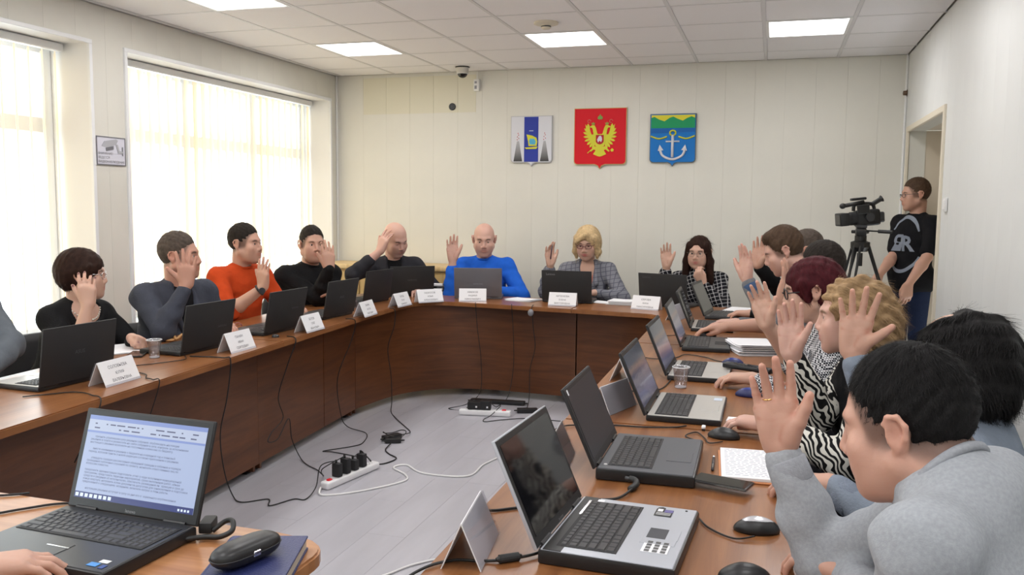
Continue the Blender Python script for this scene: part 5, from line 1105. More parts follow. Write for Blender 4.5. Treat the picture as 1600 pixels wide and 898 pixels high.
def person(label,hc,face,chest,top,arms,pitch=0,roll=0,s=1.,fem=0,fat=0.,tone=(.56,.34,.25),style='short',hairm=None,slit=.64,stubble=0,brow=(.06,.04,.03),lip=None,N=None,pelvis=None,h=.006,hcl=.009,nstr=900,strw=.0022,strl=.022,trm=None,topname='sweater',sleeve=(1.,1.),undershirt=None,neck_r=.0,stand=False,nail=None,sleevem=None,gl=None,cuffm=None,curl=0.,wide=1.,collar=None,scoop=False):
    hc=np.array(hc,float); R=basis(face,pitch,roll); ch=unit((chest[0],chest[1],0)); rt=np.array([ch[1],-ch[0],0]); up=np.array([0,0,1.])
    f2=unit((face[0],face[1],0))
    if N is None: N=hc-up*.156*s-ch*.040*s-(f2*.05*s*math.sin(math.radians(pitch)))
    N=np.array(N,float)
    if pelvis is None: pelvis=np.array([N[0]-ch[0]*.13,N[1]-ch[1]*.13,.575])
    Pv=np.array(pelvis,float); tor=unit(N-Pv); fr=unit(np.cross(tor,-rt)) if True else ch
    if fr@ch<0: fr=-fr
    RB=np.stack([rt,fr,tor],1); TL=np.linalg.norm(N-Pv); w=wide*(1-.08*fem)*s
    lip=lip or tuple(np.array(tone)*np.array([.95,.52,.50]))
    base=np.array([Pv[0],Pv[1],.0 if stand else .455])
    Ss={'R':N-tor*.055*s+rt*.168*w,'L':N-tor*.055*s-rt*.168*w}
    armd={}
    for sd_ in('R','L'):
        a=arms[sd_]; W_=np.array(a['w'],float); l_=a.get('l',(.285,.262)); E_=ik(Ss[sd_],W_,l_[0]*s,l_[1]*s,a.get('pole',(0,0,-1.))); armd[sd_]=(E_,W_)
    # --- body: one continuous skin
    d=SDF(); hb=hc+R@np.array([0,-.030,-.055])*s
    d.cone(Pv,lerp(Pv,N,.9),.085,.075,.03); d.cone(N-up*.02,hb,.060*s*(1-.16*fem)+neck_r,.057*s*(1-.13*fem)+neck_r,.025)
    tips=[]; info={}; crs=[]
    for sd_ in('R','L'):
        a=arms[sd_]; E_,W_=armd[sd_]; S_=Ss[sd_]; i=0 if sd_=='R' else 1; bare=sleeve[i]<.95
        d.cone(N-tor*.05,S_,.05*s,.045*s,.02); d.cone(S_,E_,.040*s,.036*s,.02)
        fm=lerp(E_,W_,.3); d.cone(E_,fm,(.040 if bare else .034)*s,(.043 if bare else .034)*s,.015); d.cone(fm,W_,(.043 if bare else .034)*s,.0265*s,.015)
        hs=s*(.93 if fem else 1.)*a.get('hs',1.); t_,X,pn,fd,cr_=hand(d,W_,a['fd'],a['pn'],sd_,a.get('pose','open'),hs); tips += [(p,q,-pn) for p,q in t_]; info[sd_]=(X,pn,fd,hs); crs+=cr_ if a.get('pose','open') in('open','wide','soft') else []
    if scoop or (fem and undershirt is not None): d.ell(lerp(Pv,N,.74)+fr*.010*s,(.140*w,.100*s,.135*s),RB,.03); d.cone(N-tor*.05*s-rt*.08,N-tor*.05*s+rt*.08,.058*s,.058*s,.04)
    head(d,hc,R,s,fem,fat,slit)
    V,F=d.mesh(h,1); col=skin_cols(V,hc,R,s,tone,fem,stubble,brow,lip,tips,nail,(tuple(hairm.diffuse_color[:3]) if style in('short','crew','thick','buzz') else None),crs)
    root=link('person',np_mesh('person',V-base,F,True,col),M_skin,None,tuple(base)); tag(root,label,'person')
    bvb=BVHTree.FromPolygons([tuple(v) for v in (V-base)],[tuple(f) for f in F]) if collar is not None else None
    place=lambda x,y,z: tuple(hc+s*(R@np.array([x,y,z]))-base)
    for q in(-1,1):
        me=MB().ell((0,0,0),(.0128*s,)*3,14,10).V; b=MB().ell((0,0,0),(.0128*s,)*3,16,12,Matrix.Rotation(-PI/2,4,'X'))
        Rm=Matrix([list(r) for r in R]); b.V=[Rm@Vector(v) for v in b.V]; b.V=[(v[0]+place(q*.031,.0735,.004)[0],v[1]+place(q*.031,.0735,.004)[1],v[2]+place(q*.031,.0735,.004)[2]) for v in b.V]
        o=b.build('eye',M_eye,root,smooth=True); o.data.materials.append(M_iris)
        gz=R@np.array([0,1.,-.12 if slit>.6 else -.4]); gz/=np.linalg.norm(gz); cen=np.array(place(q*.031,.0735,.004))
        for p in o.data.polygons:
            if (np.array(p.center)-cen)@gz>.0128*s*.86: p.material_index=1
    # --- clothes
    c=SDF(); rs=1.0+.10*fat
    chest_c=lerp(Pv,N,.66); belly=lerp(Pv,N,.30)
    c.ell(chest_c+fr*.01,(.172*w*rs,.118*s*rs,.17*s),RB,.02); c.ell(belly+fr*(.012+.03*fat),(.165*w*rs,.125*s*rs+.03*fat,.19*s),RB,.06); c.ell(Pv,(.178*w,.135*s,.11*s),RB,.05)
    if fem:
        for q in(-1,1): c.ell(lerp(Pv,N,.60)+fr*.085*s+rt*q*.07*s,(.065*s,.055*s,.065*s),RB,.04)
    for sd_ in('R','L'): c.cone(N-tor*.035*s-fr*.01,Ss[sd_],.066*s,.068*s*(1-.1*fem),.05)
    c.cone(N-tor*.075*s,N-tor*.040*s,.094*s,.083*s+neck_r,.03)
    sleeves=[]
    if stand: c.ell(Pv+tor*.03,(.195*w,.155*s,.15*s),RB,.05)
    for i,sd_ in enumerate(('R','L')):
        E_,W_=armd[sd_]; S_=Ss[sd_]; t=sleeve[i]; tgt=c if sleevem is None else SDF()
        if t<=.5: tgt.cone(S_,lerp(S_,E_,t*2),.064*s,.060*s,.035)
        else:
            tt=(t-.5)*2; tgt.cone(S_,E_,.067*s*(1-.1*fem),.054*s,.035); e2=lerp(E_,W_,min(tt,.97)); tgt.cone(E_,lerp(E_,e2,.45),.054*s,.052*s,.03); tgt.cone(lerp(E_,e2,.45),e2,.052*s,.039*s if tt>.8 else .046*s,.02)
        if sleevem is not None: sleeves.append(tgt)
        # soft folds at the elbow
        fold=unit(E_-S_); 
        for q,(tq,am) in enumerate(((.55,.006),(.72,.008),(.88,.009))): pass
    fq=rng.uniform(0,6,6)
    wr=lambda X,Y,Z:.0040*np.sin(X*26+Z*34+fq[0])*np.sin(Y*30-Z*22+fq[1])+.0016*np.abs(np.sin(X*48-Y*40+Z*36+fq[2]+1.5*np.sin(Z*14+Y*20+fq[3])))+.0014*np.sin((X+Y)*16+Z*70+fq[4]+2*np.sin(X*18-Y*13+fq[5]))
    if scoop: c.ell(N+fr*.065*s-tor*.005*s,(.088*s,.075*s,.062*s),RB,.008,'s')
    if undershirt is not None:
        a0=N+fr*.085*s+tor*.02; a1=lerp(Pv,N,.36)+fr*.175*s; c.cone(a0,a1,.072*s,.016*s,.008,'s')
    c.warp(wr)
    V,F=c.mesh(hcl,1); o=link(topname,np_mesh(topname,V-base,F),top,root)
    for q,tgt in enumerate(sleeves):
        tgt.warp(wr); V2,F2=tgt.mesh(hcl,1); link('sleeve',np_mesh('sleeve',V2-base,F2),sleevem,root)
    if undershirt is not None:
        u=SDF(); u.ell(chest_c+fr*.01,(.160*w*rs,.108*s*rs,.165*s),RB,.02); u.ell(belly+fr*(.01+.03*fat),(.150*w,.112*s+.03*fat,.17*s),RB,.05); u.cone(N-tor*.075*s,N-tor*.045*s,.088*s,.080*s+neck_r,.03)
        if fem:
            for q in(-1,1): u.ell(lerp(Pv,N,.60)+fr*.075*s+rt*q*.07*s,(.06*s,.05*s,.06*s),RB,.04)
        if fem: u.cone(N+fr*.07*s+tor*.02*s,lerp(Pv,N,.80)+fr*.14*s,.062*s,.020,.01,'s')
        V2,F2=u.mesh(hcl,1); link('shirt',np_mesh('shirt',V2-base,F2),undershirt,root)
        # lapels along the opening
        for q in(-1,1):
            p0=N+rt*q*.062*s+fr*.035*s+tor*.012*s; p1=lerp(Pv,N,.74)+fr*.128*s+rt*q*.066*s; p2=lerp(Pv,N,.46)+fr*.152*s+rt*q*.012*s
            l=SDF(); 
            for (aa,bb,ra,rb) in((N-fr*.058*s+rt*q*.02*s+tor*.016*s,p0,.012,.015),(p0,p1,.015,.023),(p1,p2,.023,.010)): l.cone(aa,bb,ra*s,rb*s,.012)
            V3,F3=l.mesh(.006 if h<.005 else .008,1); link('lapel',np_mesh('lapel',V3-base,F3),top,root)
    # neckline rib and cuffs
    if collar is not None and undershirt is None:
        ax=unit(hb-N); e1=unit(np.cross(ax,rt)); e2=np.cross(ax,e1); cen=N+ax*.014*s-base; P_=[]
        for a in np.linspace(0,2*PI,37)[:-1]:
            dv=e1*math.cos(a)+e2*math.sin(a); h_=bvb.ray_cast(Vector(cen+dv*.115),Vector(-dv)); rr=.115-h_[3] if h_[0] and h_[3]<.07 else .064*s+neck_r; P_.append(rr)
        P_=np.array(P_); P_=np.minimum(P_,np.median(P_)*1.18); P_=(np.roll(P_,1)+P_*2+np.roll(P_,-1))/4
        MB().tube([tuple(cen+(e1*math.cos(a)+e2*math.sin(a))*(P_[i%36]+.002)) for i,a in enumerate(np.linspace(0,2*PI,37))],.0085*s,8,False).build('neck_rib',collar,root,smooth=True)
    if cuffm is not None:
        for i,sd_ in enumerate(('R','L')):
            if sleeve[i]<.6: continue
            E_,W_=armd[sd_]; u_=unit(W_-E_); tt=(sleeve[i]-.5)*2; q1=lerp(E_,W_,min(tt,.98)); 
            MB().tube([tuple(q1-u_*.050*s-base),tuple(q1-u_*.046*s-base),tuple(q1-u_*.004*s-base),tuple(q1-base)],[.041*s,.0425*s,.0405*s,.034*s],20).build('cuff',cuffm,root,smooth=True)
    # trousers and shoes
    trm=trm or cloth('dark trousers',(.02,.02,.025)); tr=SDF()
    tr.ell(Pv-up*.01,(.168*w,.125*s,.105*s),None if False else np.stack([rt,ch,up],1),.03); shoes=[]
    for q in(-1,1):
        if stand:
            hp=Pv+rt*q*.085-up*.03; kn=hp+up*(.50-hp[2])+rt*q*.01+ch*.01; an=np.array([kn[0],kn[1],.10])-ch*.02
            tr.cone(hp,kn,.088,.062,.03); tr.cone(kn,an,.062,.048,.02)
        else:
            hp=Pv+rt*q*.09-up*.035; kn=hp+ch*.40+rt*q*.03; kn[2]=.52; an=np.array([kn[0],kn[1],.10])+ch*.02
            tr.cone(hp,kn,.078,.062,.03); tr.cone(kn,an,.060,.045,.02)
        shoes.append(an)
    V2,F2=tr.mesh(.013,1); link('trousers',np_mesh('trousers',V2-base,F2),trm,root)
    for an in shoes:
        sh=SDF(); sh.ell(an+ch*.06-up*.055,(.042,.13,.04),np.stack([rt,ch,up],1),.02); sh.cone(an-up*.0,an-up*.05,.042,.045,.02); sh.plane((0,0,-1.),-.004); V2,F2=sh.mesh(.011,1); link('shoe',np_mesh('shoe',V2-base,F2),M_black,root)
    # --- hair
    if style!='bald':
        hl=.005 if h>.005 else .0038; HV,HF,HN=hair_local(style,hl); me=np_mesh('hair',(hc+s*(HV@R.T))-base,HF); ho=link('hair',me,hairm,root)
        if nstr:
            if style in('short','buzz','thick','crew'): flow=lambda p: unit_rows(p-np.array([.01,-.055,.135]))+np.array([0,-.15,-.1])
            elif style=='wavy': flow=lambda p: np.stack([.35*np.sign(p[:,0]),-.75+0*p[:,1],-.45-2.*(.06-p[:,2]).clip(0)],1)
            else: flow=lambda p: np.stack([.8*np.sign(p[:,0])*(p[:,2]>.05),-.25+0*p[:,1],-.8+0*p[:,2]],1)
            so=strands('hair_strands',HV,HN,flow,nstr,strl,strw,hairm,ho,curl=curl,lift=.13 if style in('short','thick','crew') else (.02 if style in('blondbob','long') else -.14 if style in('wavy','curly') else .03),short=style in('short','thick','crew'),jitter=.22 if style in('short','thick','crew') else .12 if style in('wavy','curly') else .07,segs=4 if not curl else 6,seed=len(label))
            A=np.empty(len(so.data.vertices)*3,np.float32); so.data.vertices.foreach_get('co',A); A=A.reshape(-1,3); A=(hc+s*(A@R.T))-base; so.data.vertices.foreach_set('co',A.astype(np.float32).ravel()); so.data.update()
    if gl: glasses(root,place,R,s,*gl[:1],**(gl[1] if len(gl)>1 else {}))
    root['_arms']='' ; del root['_arms']
    return dict(root=root,base=base,N=N,Pv=Pv,ch=ch,rt=rt,fr=fr,tor=tor,arm=armd,info=info,place=place,s=s,R=R,top=o)
def unit_rows(p): return p/(np.linalg.norm(p,axis=1,keepdims=True)+1e-9)
def hairmat(name,c):
    m=mat(name,c,.62,spec=.14,bump=(90,.25,(6,6,1)),var=(60,.25)); m.diffuse_color=(*c,1); return m
# chair to sit on
def make_chair():
    t=thing('office_chair','black upholstered visitor chair','chair',(0,0,0),0,'black visitor chairs round the desks')
    MB().box((0,0,.420),(.46,.45,.062),bev=.022,seg=3).build('seat',M_blackm,t,auto=50)
    b=MB(); n=9; V=[];F=[]
    for j in range(7):
        for i in range(n):
            u=-.22+.44*i/(n-1); v=j/6; zz=.49+.28*v; hw=1-.10*v-.12*max(v-.8,0)*5*(abs(u)/.22)**3; V.append((u*hw,-.235-.06*v+.035*(u/.22)**2,zz))
    N0=len(V); V+= [(x,y-.035,z) for x,y,z in V]
    for j in range(6):
        for i in range(n-1):
            a=j*n+i; F.append((a,a+1,a+n+1,a+n)); F.append((N0+a,N0+a+n,N0+a+n+1,N0+a+1))
    edge=[i for i in range(n)]+[j*n+n-1 for j in range(1,7)]+[6*n+i for i in range(n-2,-1,-1)]+[j*n for j in range(5,0,-1)]
    for a,b_ in zip(edge,edge[1:]+edge[:1]): F.append((b_,a,N0+a,N0+b_))
    MB().add(V,F).build('backrest',M_blackm,t,smooth=True)
    for sx in(-1,1):
        MB().tube(bez([(sx*.21,.20,.0),(sx*.215,.20,.22),(sx*.215,.19,.385)],4),.011,8).build('leg',M_black,t,smooth=True)
        MB().tube(bez([(sx*.21,-.24,.0),(sx*.215,-.22,.22),(sx*.215,-.20,.385),(sx*.20,-.27,.58),(sx*.19,-.29,.62)],4),.011,8).build('leg',M_black,t,smooth=True)
        MB().tube([(sx*.215,.20,.382),(sx*.215,-.21,.382)],.010,8).build('seat_rail',M_black,t)
    return t
_chair=[None]
def chair_at(pv,ch,label):
    rz=math.atan2(ch[1],ch[0])-PI/2
    if _chair[0] is None: _chair[0]=make_chair(); o=_chair[0]
    else: o=copy_tree(_chair[0])
    o.location=(pv[0]-ch[0]*-.03,pv[1]-ch[1]*-.03,0); o.rotation_euler=(0,0,rz); o['label']=label; return o
def ringtube(name,m,parent,cen,ax,rad,r,n=28):
    ax=unit(ax); e1=unit(np.cross(ax,[.3,.9,.2])); e2=np.cross(ax,e1); return MB().tube([tuple(np.array(cen)+(e1*math.cos(a)+e2*math.sin(a))*rad) for a in np.linspace(0,2*PI,n)],r,8,False).build(name,m,parent,smooth=True)
# ---------------------------------------------------------------- cloth and hair materials
def pattern_mat(name, build, rough=.85):
    m=mat(name,(.5,.5,.5),rough,bump=(160,.25),spec=.15); N,L,b=nodes_of(m); tc=N.new('ShaderNodeTexCoord'); L.new(build(N,L,tc.outputs['Object']),b.inputs['Base Color']); return m
def zebra(N,L,co):
    mp=N.new('ShaderNodeMapping'); mp.inputs['Rotation'].default_value=(.4,.5,.3); w=N.new('ShaderNodeTexWave'); w.inputs['Scale'].default_value=18; w.inputs['Distortion'].default_value=11; w.inputs['Detail'].default_value=1.2; w.inputs['Detail Scale'].default_value=1.1
    r=ramp(N,[(.5,(.010,.010,.011)),(.56,(.70,.68,.62))],'LINEAR'); L.new(co,mp.inputs[0]); L.new(mp.outputs[0],w.inputs['Vector']); L.new(w.outputs['Color'],r.inputs[0]); return r.outputs[0]
def grid(period,wd,bgc,lnc,rot,noise=0.):
    def f(N,L,co):
        mp=N.new('ShaderNodeMapping'); mp.inputs['Rotation'].default_value=rot; L.new(co,mp.inputs[0]); sp=N.new('ShaderNodeSeparateXYZ'); L.new(mp.outputs[0],sp.inputs[0]); outs=[]
        for a in (0,2):
            k=N.new('ShaderNodeMath'); k.operation='MULTIPLY'; k.inputs[1].default_value=1/period; L.new(sp.outputs[a],k.inputs[0])
            fr=N.new('ShaderNodeMath'); fr.operation='FRACT'; L.new(k.outputs[0],fr.inputs[0]); lt=N.new('ShaderNodeMath'); lt.operation='LESS_THAN'; lt.inputs[1].default_value=wd; L.new(fr.outputs[0],lt.inputs[0]); outs.append(lt)
        ad=N.new('ShaderNodeMath'); ad.operation='ADD'; L.new(outs[0].outputs[0],ad.inputs[0]); L.new(outs[1].outputs[0],ad.inputs[1])
        if noise:
            nz=N.new('ShaderNodeTexNoise'); nz.inputs['Scale'].default_value=90; L.new(co,nz.inputs['Vector']); ml=N.new('ShaderNodeMath'); ml.operation='MULTIPLY'; L.new(ad.outputs[0],ml.inputs[0]); L.new(nz.outputs[0],ml.inputs[1]); ad=ml
        r=ramp(N,[(0,bgc),(.5 if not noise else .45,tuple((a+b)/2 for a,b in zip(bgc,lnc))),(1,lnc)]); L.new(ad.outputs[0],r.inputs[0]); return r.outputs[0]
    return f
def hound(N,L,co):
    mp=N.new('ShaderNodeMapping'); mp.inputs['Rotation'].default_value=(.2,.15,.5); c=N.new('ShaderNodeTexChecker'); c.inputs['Scale'].default_value=135; c.inputs[1].default_value=(.62,.62,.64,1); c.inputs[2].default_value=(.012,.013,.02,1); L.new(co,mp.inputs[0]); L.new(mp.outputs[0],c.inputs['Vector']); return c.outputs['Color']
C_zebra=pattern_mat('zebra knit',zebra); C_hound=pattern_mat('houndstooth cloth',hound)
C_plaid=pattern_mat('grey plaid wool',grid(.036,.16,(.20,.205,.235),(.10,.10,.13),(.1,.2,.35)))
C_check=pattern_mat('black and white check tweed',grid(.030,.17,(.010,.010,.014),(.62,.61,.62),(.25,.30,.3),.8))
C_blk=cloth('black knit',(.010,.010,.011)); C_blk2=cloth('black cotton',(.008,.008,.010)); C_org=cloth('orange red knit',(.50,.058,.012)); C_blue=cloth('bright blue knit',(.018,.125,.62)); C_gb=cloth('grey blue blazer wool',(.058,.064,.085)); C_char=cloth('charcoal blazer wool',(.030,.030,.036))
C_gsw=cloth('heather grey sweatshirt',(.335,.35,.375),(420,.10),.9,(160,.09)); C_gcuff=cloth('heather grey rib',(.305,.315,.34),(300,.15),.9,(140,.08)); C_bsw=cloth('blue grey sweatshirt',(.21,.245,.30)); C_bcuff=cloth('blue grey rib',(.19,.22,.275),(200,.5)); C_gry=cloth('mid grey knit',(.17,.175,.19)); C_dgry=cloth('slate grey knit',(.105,.118,.135)); C_den=cloth('blue denim',(.013,.021,.052),(260,.4)); C_cuffb=cloth('navy cuff',(.05,.085,.16))
H_dbr=hairmat('dark brown hair',(.028,.012,.008)); H_br=hairmat('brown hair',(.075,.045,.028)); H_mid=hairmat('greying brown hair',(.085,.065,.052)); H_blk=hairmat('black hair',(.010,.009,.009)); H_bln=hairmat('blond hair',(.55,.40,.22)); H_hon=hairmat('honey blond hair',(.34,.22,.115)); H_red=hairmat('burgundy hair',(.060,.008,.012)); H_dk=hairmat('dark hair',(.020,.015,.012))
T_f=(.57,.35,.265); T_m=(.53,.305,.225); T_p=(.59,.355,.285); T_a=(.56,.315,.235)
def seat(p,label): chair_at(p['Pv'],p['ch'],label)
# left row
p=person('person in a slate grey sweater at the left frame edge, arm on the desk',(-3.52,2.84,1.245),(.95,.2),(1,.0),C_dgry,{'R':dict(w=(-3.12,2.62,.80),fd=(1,.2,0),pn=(0,0,-1),pose='rest'),'L':dict(w=(-3.09,2.74,.80),fd=(.1,-1,0),pn=(0,0,-1),pose='rest',pole=(.7,.9,-.5))},N=(-3.43,2.85,1.065),style='short',hairm=H_br,tone=T_m,nstr=0,wide=1.08); seat(p,'black chair under the person in the slate grey sweater')
pw_=person('woman in a black blouse with short brown hair, spectacles and pearl necklace',(-3.44,3.64,1.115),(.80,.52),(1,-.05),C_blk,{'R':dict(w=(-3.26,3.47,.985),fd=(-.08,.06,1),pn=(-.55,.82,0),pose='soft',pole=(.3,-.3,-1)),'L':dict(w=(-3.13,3.62,.80),fd=(.95,-.25,0),pn=(0,-.5,-.8),pose='fist',pole=(-.2,.7,-.6))},fem=1,style='bob',hairm=H_dbr,tone=T_f,sleeve=(.62,.93),nail=(.09,.01,.03),gl=(M_chrome,dict(thick=.0014)),nstr=1500,strl=.035,fat=.35,pitch=2,s=1.03,neck_r=.004,scoop=True); seat(pw_,'black chair behind the woman in the black blouse')
from mathutils.bvhtree import BVHTree
_me=pw_['root'].data; bv=BVHTree.FromPolygons([v.co[:] for v in _me.vertices],[q.vertices[:] for q in _me.polygons]); b=MB()
for q in range(46):
    a=2*PI*q/46; dv=pw_['rt']*math.cos(a)+pw_['fr']*math.sin(a); o_=pw_['N']-pw_['base']+pw_['tor']*(.022-.062*max(math.sin(a),0)**1.5)+dv*.135
    hit=bv.ray_cast(Vector(o_),Vector(-dv))
    if hit[0]: b.ell(tuple(np.array(hit[0])+dv*.004),(.0052,)*3,8,6)
o=b.build('pearl_necklace',mat('pearl',(.72,.66,.58),.2),pw_['root'],smooth=True)
p=person('man in a grey-blue blazer hiding his face behind a spread raised hand',(-3.23,4.14,1.19),(.95,.30),(.92,-.30),C_gb,{'R':dict(w=(-3.05,3.955,1.05),fd=(.02,.02,1),pn=(-.62,.78,0),pose='wide',pole=(-.5,-.4,-1)),'L':dict(w=(-3.02,4.20,.80),fd=(.9,-.4,0),pn=(0,0,-1),pose='rest',pole=(0,.6,-.8))},style='short',hairm=H_mid,tone=(.52,.275,.20),undershirt=C_blk2,topname='blazer',fat=.6,wide=1.10,s=1.05,nstr=1600,strl=.018,stubble=.3,sleeve=(.92,.95)); seat(p,'black chair under the man in the grey-blue blazer')
p4=person('man in an orange-red sweater with a raised hand and black watch',(-3.40,5.03,1.22),(1,.03),(1,-.22),C_org,{'R':dict(w=(-3.13,4.81,.955),fd=(.02,.04,1),pn=(.15,.98,0),pose='open',pole=(-.3,-.6,-1)),'L':dict(w=(-3.10,5.10,.80),fd=(.9,-.4,0),pn=(0,0,-1),pose='rest',pole=(0,.6,-.8))},style='crew',hairm=H_dk,tone=T_m,sleeve=(.60,.95),stubble=.45,fat=.3,wide=1.05,s=1.06,collar=C_org,nstr=1600,strl=.015); seat(p4,'black chair under the man in the orange-red sweater')
E_,W_=p4['arm']['R']; u_=unit(W_-E_); cc=lerp(E_,W_,.90)-p4['base']; ww=ringtube('wristwatch',M_black,p4['root'],cc,u_,.034,.007); MB().tube([tuple(cc+np.array([.030,-.022,0])),tuple(cc+np.array([.040,-.030,0]))],.021,18).build('dial',M_dark,ww)
p=person('bearded man in a black sweater looking at the camera, palm raised',(-3.28,5.70,1.19),(.72,-.66),(.86,-.50),C_blk,{'R':dict(w=(-3.015,5.47,1.040),fd=(-.06,.02,1),pn=(-.75,.65,0),pose='open',pole=(.6,.2,-1)),'L':dict(w=(-3.16,5.56,.80),fd=(.8,.1,.5),pn=(.4,-.5,-.6),pose='curl',pole=(0,.5,-.8))},style='crew',hairm=H_dk,tone=T_m,stubble=.95,fat=.5,s=1.08,wide=1.08,collar=C_blk,nstr=1400,strl=.014); seat(p,'black chair under the bearded man in the black sweater')
p=person('bald man in a charcoal blazer bending his head against a raised fist',(-3.02,6.61,1.205),(.84,-.54),(.55,-.83),C_char,{'R':dict(w=(-3.05,6.37,1.115),fd=(.28,.22,.94),pn=(.3,.9,-.2),pose='soft',pole=(-.35,-1,-.45)),'L':dict(w=(-2.80,6.55,.80),fd=(.4,-.9,0),pn=(0,0,-1),pose='rest',pole=(.6,.5,-.6))},style='bald',tone=T_p,pitch=26,roll=-6,undershirt=C_blk2,topname='blazer',s=1.12,slit=.45,sleeve=(.80,.95),stubble=.3); seat(p,'black chair under the bald man in the charcoal blazer')
MB().box((0,0,0),(.014,.004,.010),bev=.002).build('lapel_pin',M_chrome,p['root'],loc=tuple(lerp(p['Pv'],p['N'],.74)+p['fr']*.150-p['rt']*.075-p['base']))
p=person('bald man in a bright blue sweater facing the room, palm raised',(-2.33,6.88,1.205),(.30,-.95),(.28,-.96),C_blue,{'R':dict(w=(-2.53,6.66,1.045),fd=(-.05,0,1),pn=(.55,-.83,0),pose='open',pole=(-.05,.1,-1)),'L':dict(w=(-2.20,6.70,.80),fd=(-.9,-.4,0),pn=(0,0,-1),pose='rest',pole=(.9,.5,-.5))},style='bald',tone=T_p,pitch=12,s=1.12,slit=.5,collar=C_blue,sleeve=(.86,.97),stubble=.15); seat(p,'black chair under the bald man in the blue sweater')
p=person('blond woman in a grey plaid blazer with red-rimmed spectacles, pen in raised hand',(-1.48,7.06,1.185),(-.06,-1),(.12,-.99),C_plaid,{'R':dict(w=(-1.72,6.76,1.025),fd=(-.12,0,1),pn=(.75,-.65,0),pose='soft',pole=(-.4,.1,-1)),'L':dict(w=(-1.36,6.80,.80),fd=(-.9,-.3,0),pn=(0,0,-1),pose='rest',pole=(.9,.5,-.5))},fem=1,style='blondbob',hairm=H_bln,tone=T_f,pitch=14,undershirt=mat('coral top',(.62,.22,.16),.8),topname='blazer',s=1.10,slit=.5,gl=(mat('dark red spectacle rim',(.10,.012,.03),.3),dict(rz=.014,thick=.0022)),nstr=900,strl=.05,lip=(.45,.10,.10),sleeve=(.9,.95)); seat(p,'black chair under the blond woman in plaid')
hw=p['arm']['R'][1]; t=thing('pen','dark pen held in the blond woman\'s raised hand','pen',tuple(hw+np.array([.015,-.035,.10])),.3); t.rotation_euler=(.25,.12,.2); MB().tube([(0,0,-.06),(0,0,.05)],.0042,10).build('barrel',mat('dark violet plastic',(.03,.012,.05),.3),t,smooth=True); MB().tube([(0,0,.05),(0,0,.065),(0,0,.07)],[.004,.003,.001],10).build('tip',M_chrome,t,smooth=True)
p=person('long-haired woman in a black and white check jacket, hand at her chin',(-.57,7.10,1.125),(-.16,-.98),(-.03,-1),C_check,{'R':dict(w=(-.79,6.80,1.035),fd=(-.10,-.02,1),pn=(.25,-.97,0),pose='open',pole=(-.3,.1,-1)),'L':dict(w=(-.52,6.92,.90),fd=(-.45,-.05,.8),pn=(.0,.6,.6),pose='curl',pole=(.7,0,-1))},fem=1,style='long',hairm=H_dbr,tone=T_f,pitch=3,s=1.06,gl=(mat('thin spectacle wire',(.20,.15,.12),.3,metal=.6),dict(thick=.0010)),nstr=1500,strl=.07,lip=(.42,.12,.11),sleeve=(.9,.93),cuffm=C_blk); seat(p,'black chair behind the long-haired woman in check')
# right row
p=person('man in a grey knit with navy cuffs, head bent, hand raised in profile',(.06,5.22,1.245),(-1,-.05),(-.95,-.25),C_gry,{'L':dict(w=(-.13,4.90,1.105),fd=(-.05,.02,1),pn=(-.70,-.70,0),pose='open',pole=(.4,-.2,-1)),'R':dict(w=(-.20,5.36,.80),fd=(-1,-.1,0),pn=(0,0,-1),pose='rest',pole=(0,.6,-.8))},style='thick',hairm=H_br,tone=T_p,pitch=24,slit=.45,s=1.06,nstr=2200,strl=.022,cuffm=C_cuffb,sleeve=(.93,.95),N=(.20,5.16,1.04)); seat(p,'black chair under the man in the grey knit')
p=person('man in black, mostly hidden, only his grey hair and raised palm showing',(.20,6.02,1.215),(-1,0),(-.98,-.1),C_blk,{'R':dict(w=(-.09,5.80,1.125),fd=(.08,0,1),pn=(-.30,-.95,0),pose='open',pole=(.2,.2,-1)),'L':dict(w=(-.12,5.86,.80),fd=(-1,0,0),pn=(0,0,-1),pose='rest',pole=(0,-.6,-.8))},style='short',hairm=H_mid,tone=T_m,s=1.05,nstr=1000,strl=.018,sleeve=(.95,.95)); seat(p,'black chair under the mostly hidden man in black')
p=person('man with cropped dark hair and bare forearms, hand on the black mouse',(.24,4.66,1.185),(-.88,.40),(-.95,.15),C_gry,{'L':dict(w=(.05,4.33,1.055),fd=(.12,.02,1),pn=(-.9,.15,0),pose='open',pole=(.1,-.2,-1)),'R':dict(w=(-.235,5.06,.815),fd=(-1,.0,-.12),pn=(0,0,-1),pose='mouse',pole=(.3,.8,-.4))},style='short',hairm=H_dk,tone=T_m,pitch=8,s=1.08,sleeve=(.48,.48),nstr=2000,strl=.015,N=(.33,4.66,.995)); seat(p,'black chair under the man with bare forearms')
p=person('woman in houndstooth with short burgundy hair and black-rimmed spectacles',(.16,3.80,1.150),(-1,-.06),(-.97,-.1),C_hound,{'R':dict(w=(-.01,3.55,1.035),fd=(-.30,-.02,1),pn=(-.35,-.94,.0),pose='open',pole=(.3,-.2,-1)),'L':dict(w=(-.06,3.62,.80),fd=(-1,.1,0),pn=(0,0,-1),pose='rest',pole=(.2,-.7,-.6))},fem=1,style='bobred',hairm=H_red,tone=T_f,pitch=8,h=.005,hcl=.008,sleeve=(.62,.9),gl=(M_black,dict(thick=.0026,rz=.019)),nstr=2600,strl=.03,strw=.0018,s=1.05,fat=.3); seat(p,'black chair under the woman in houndstooth')
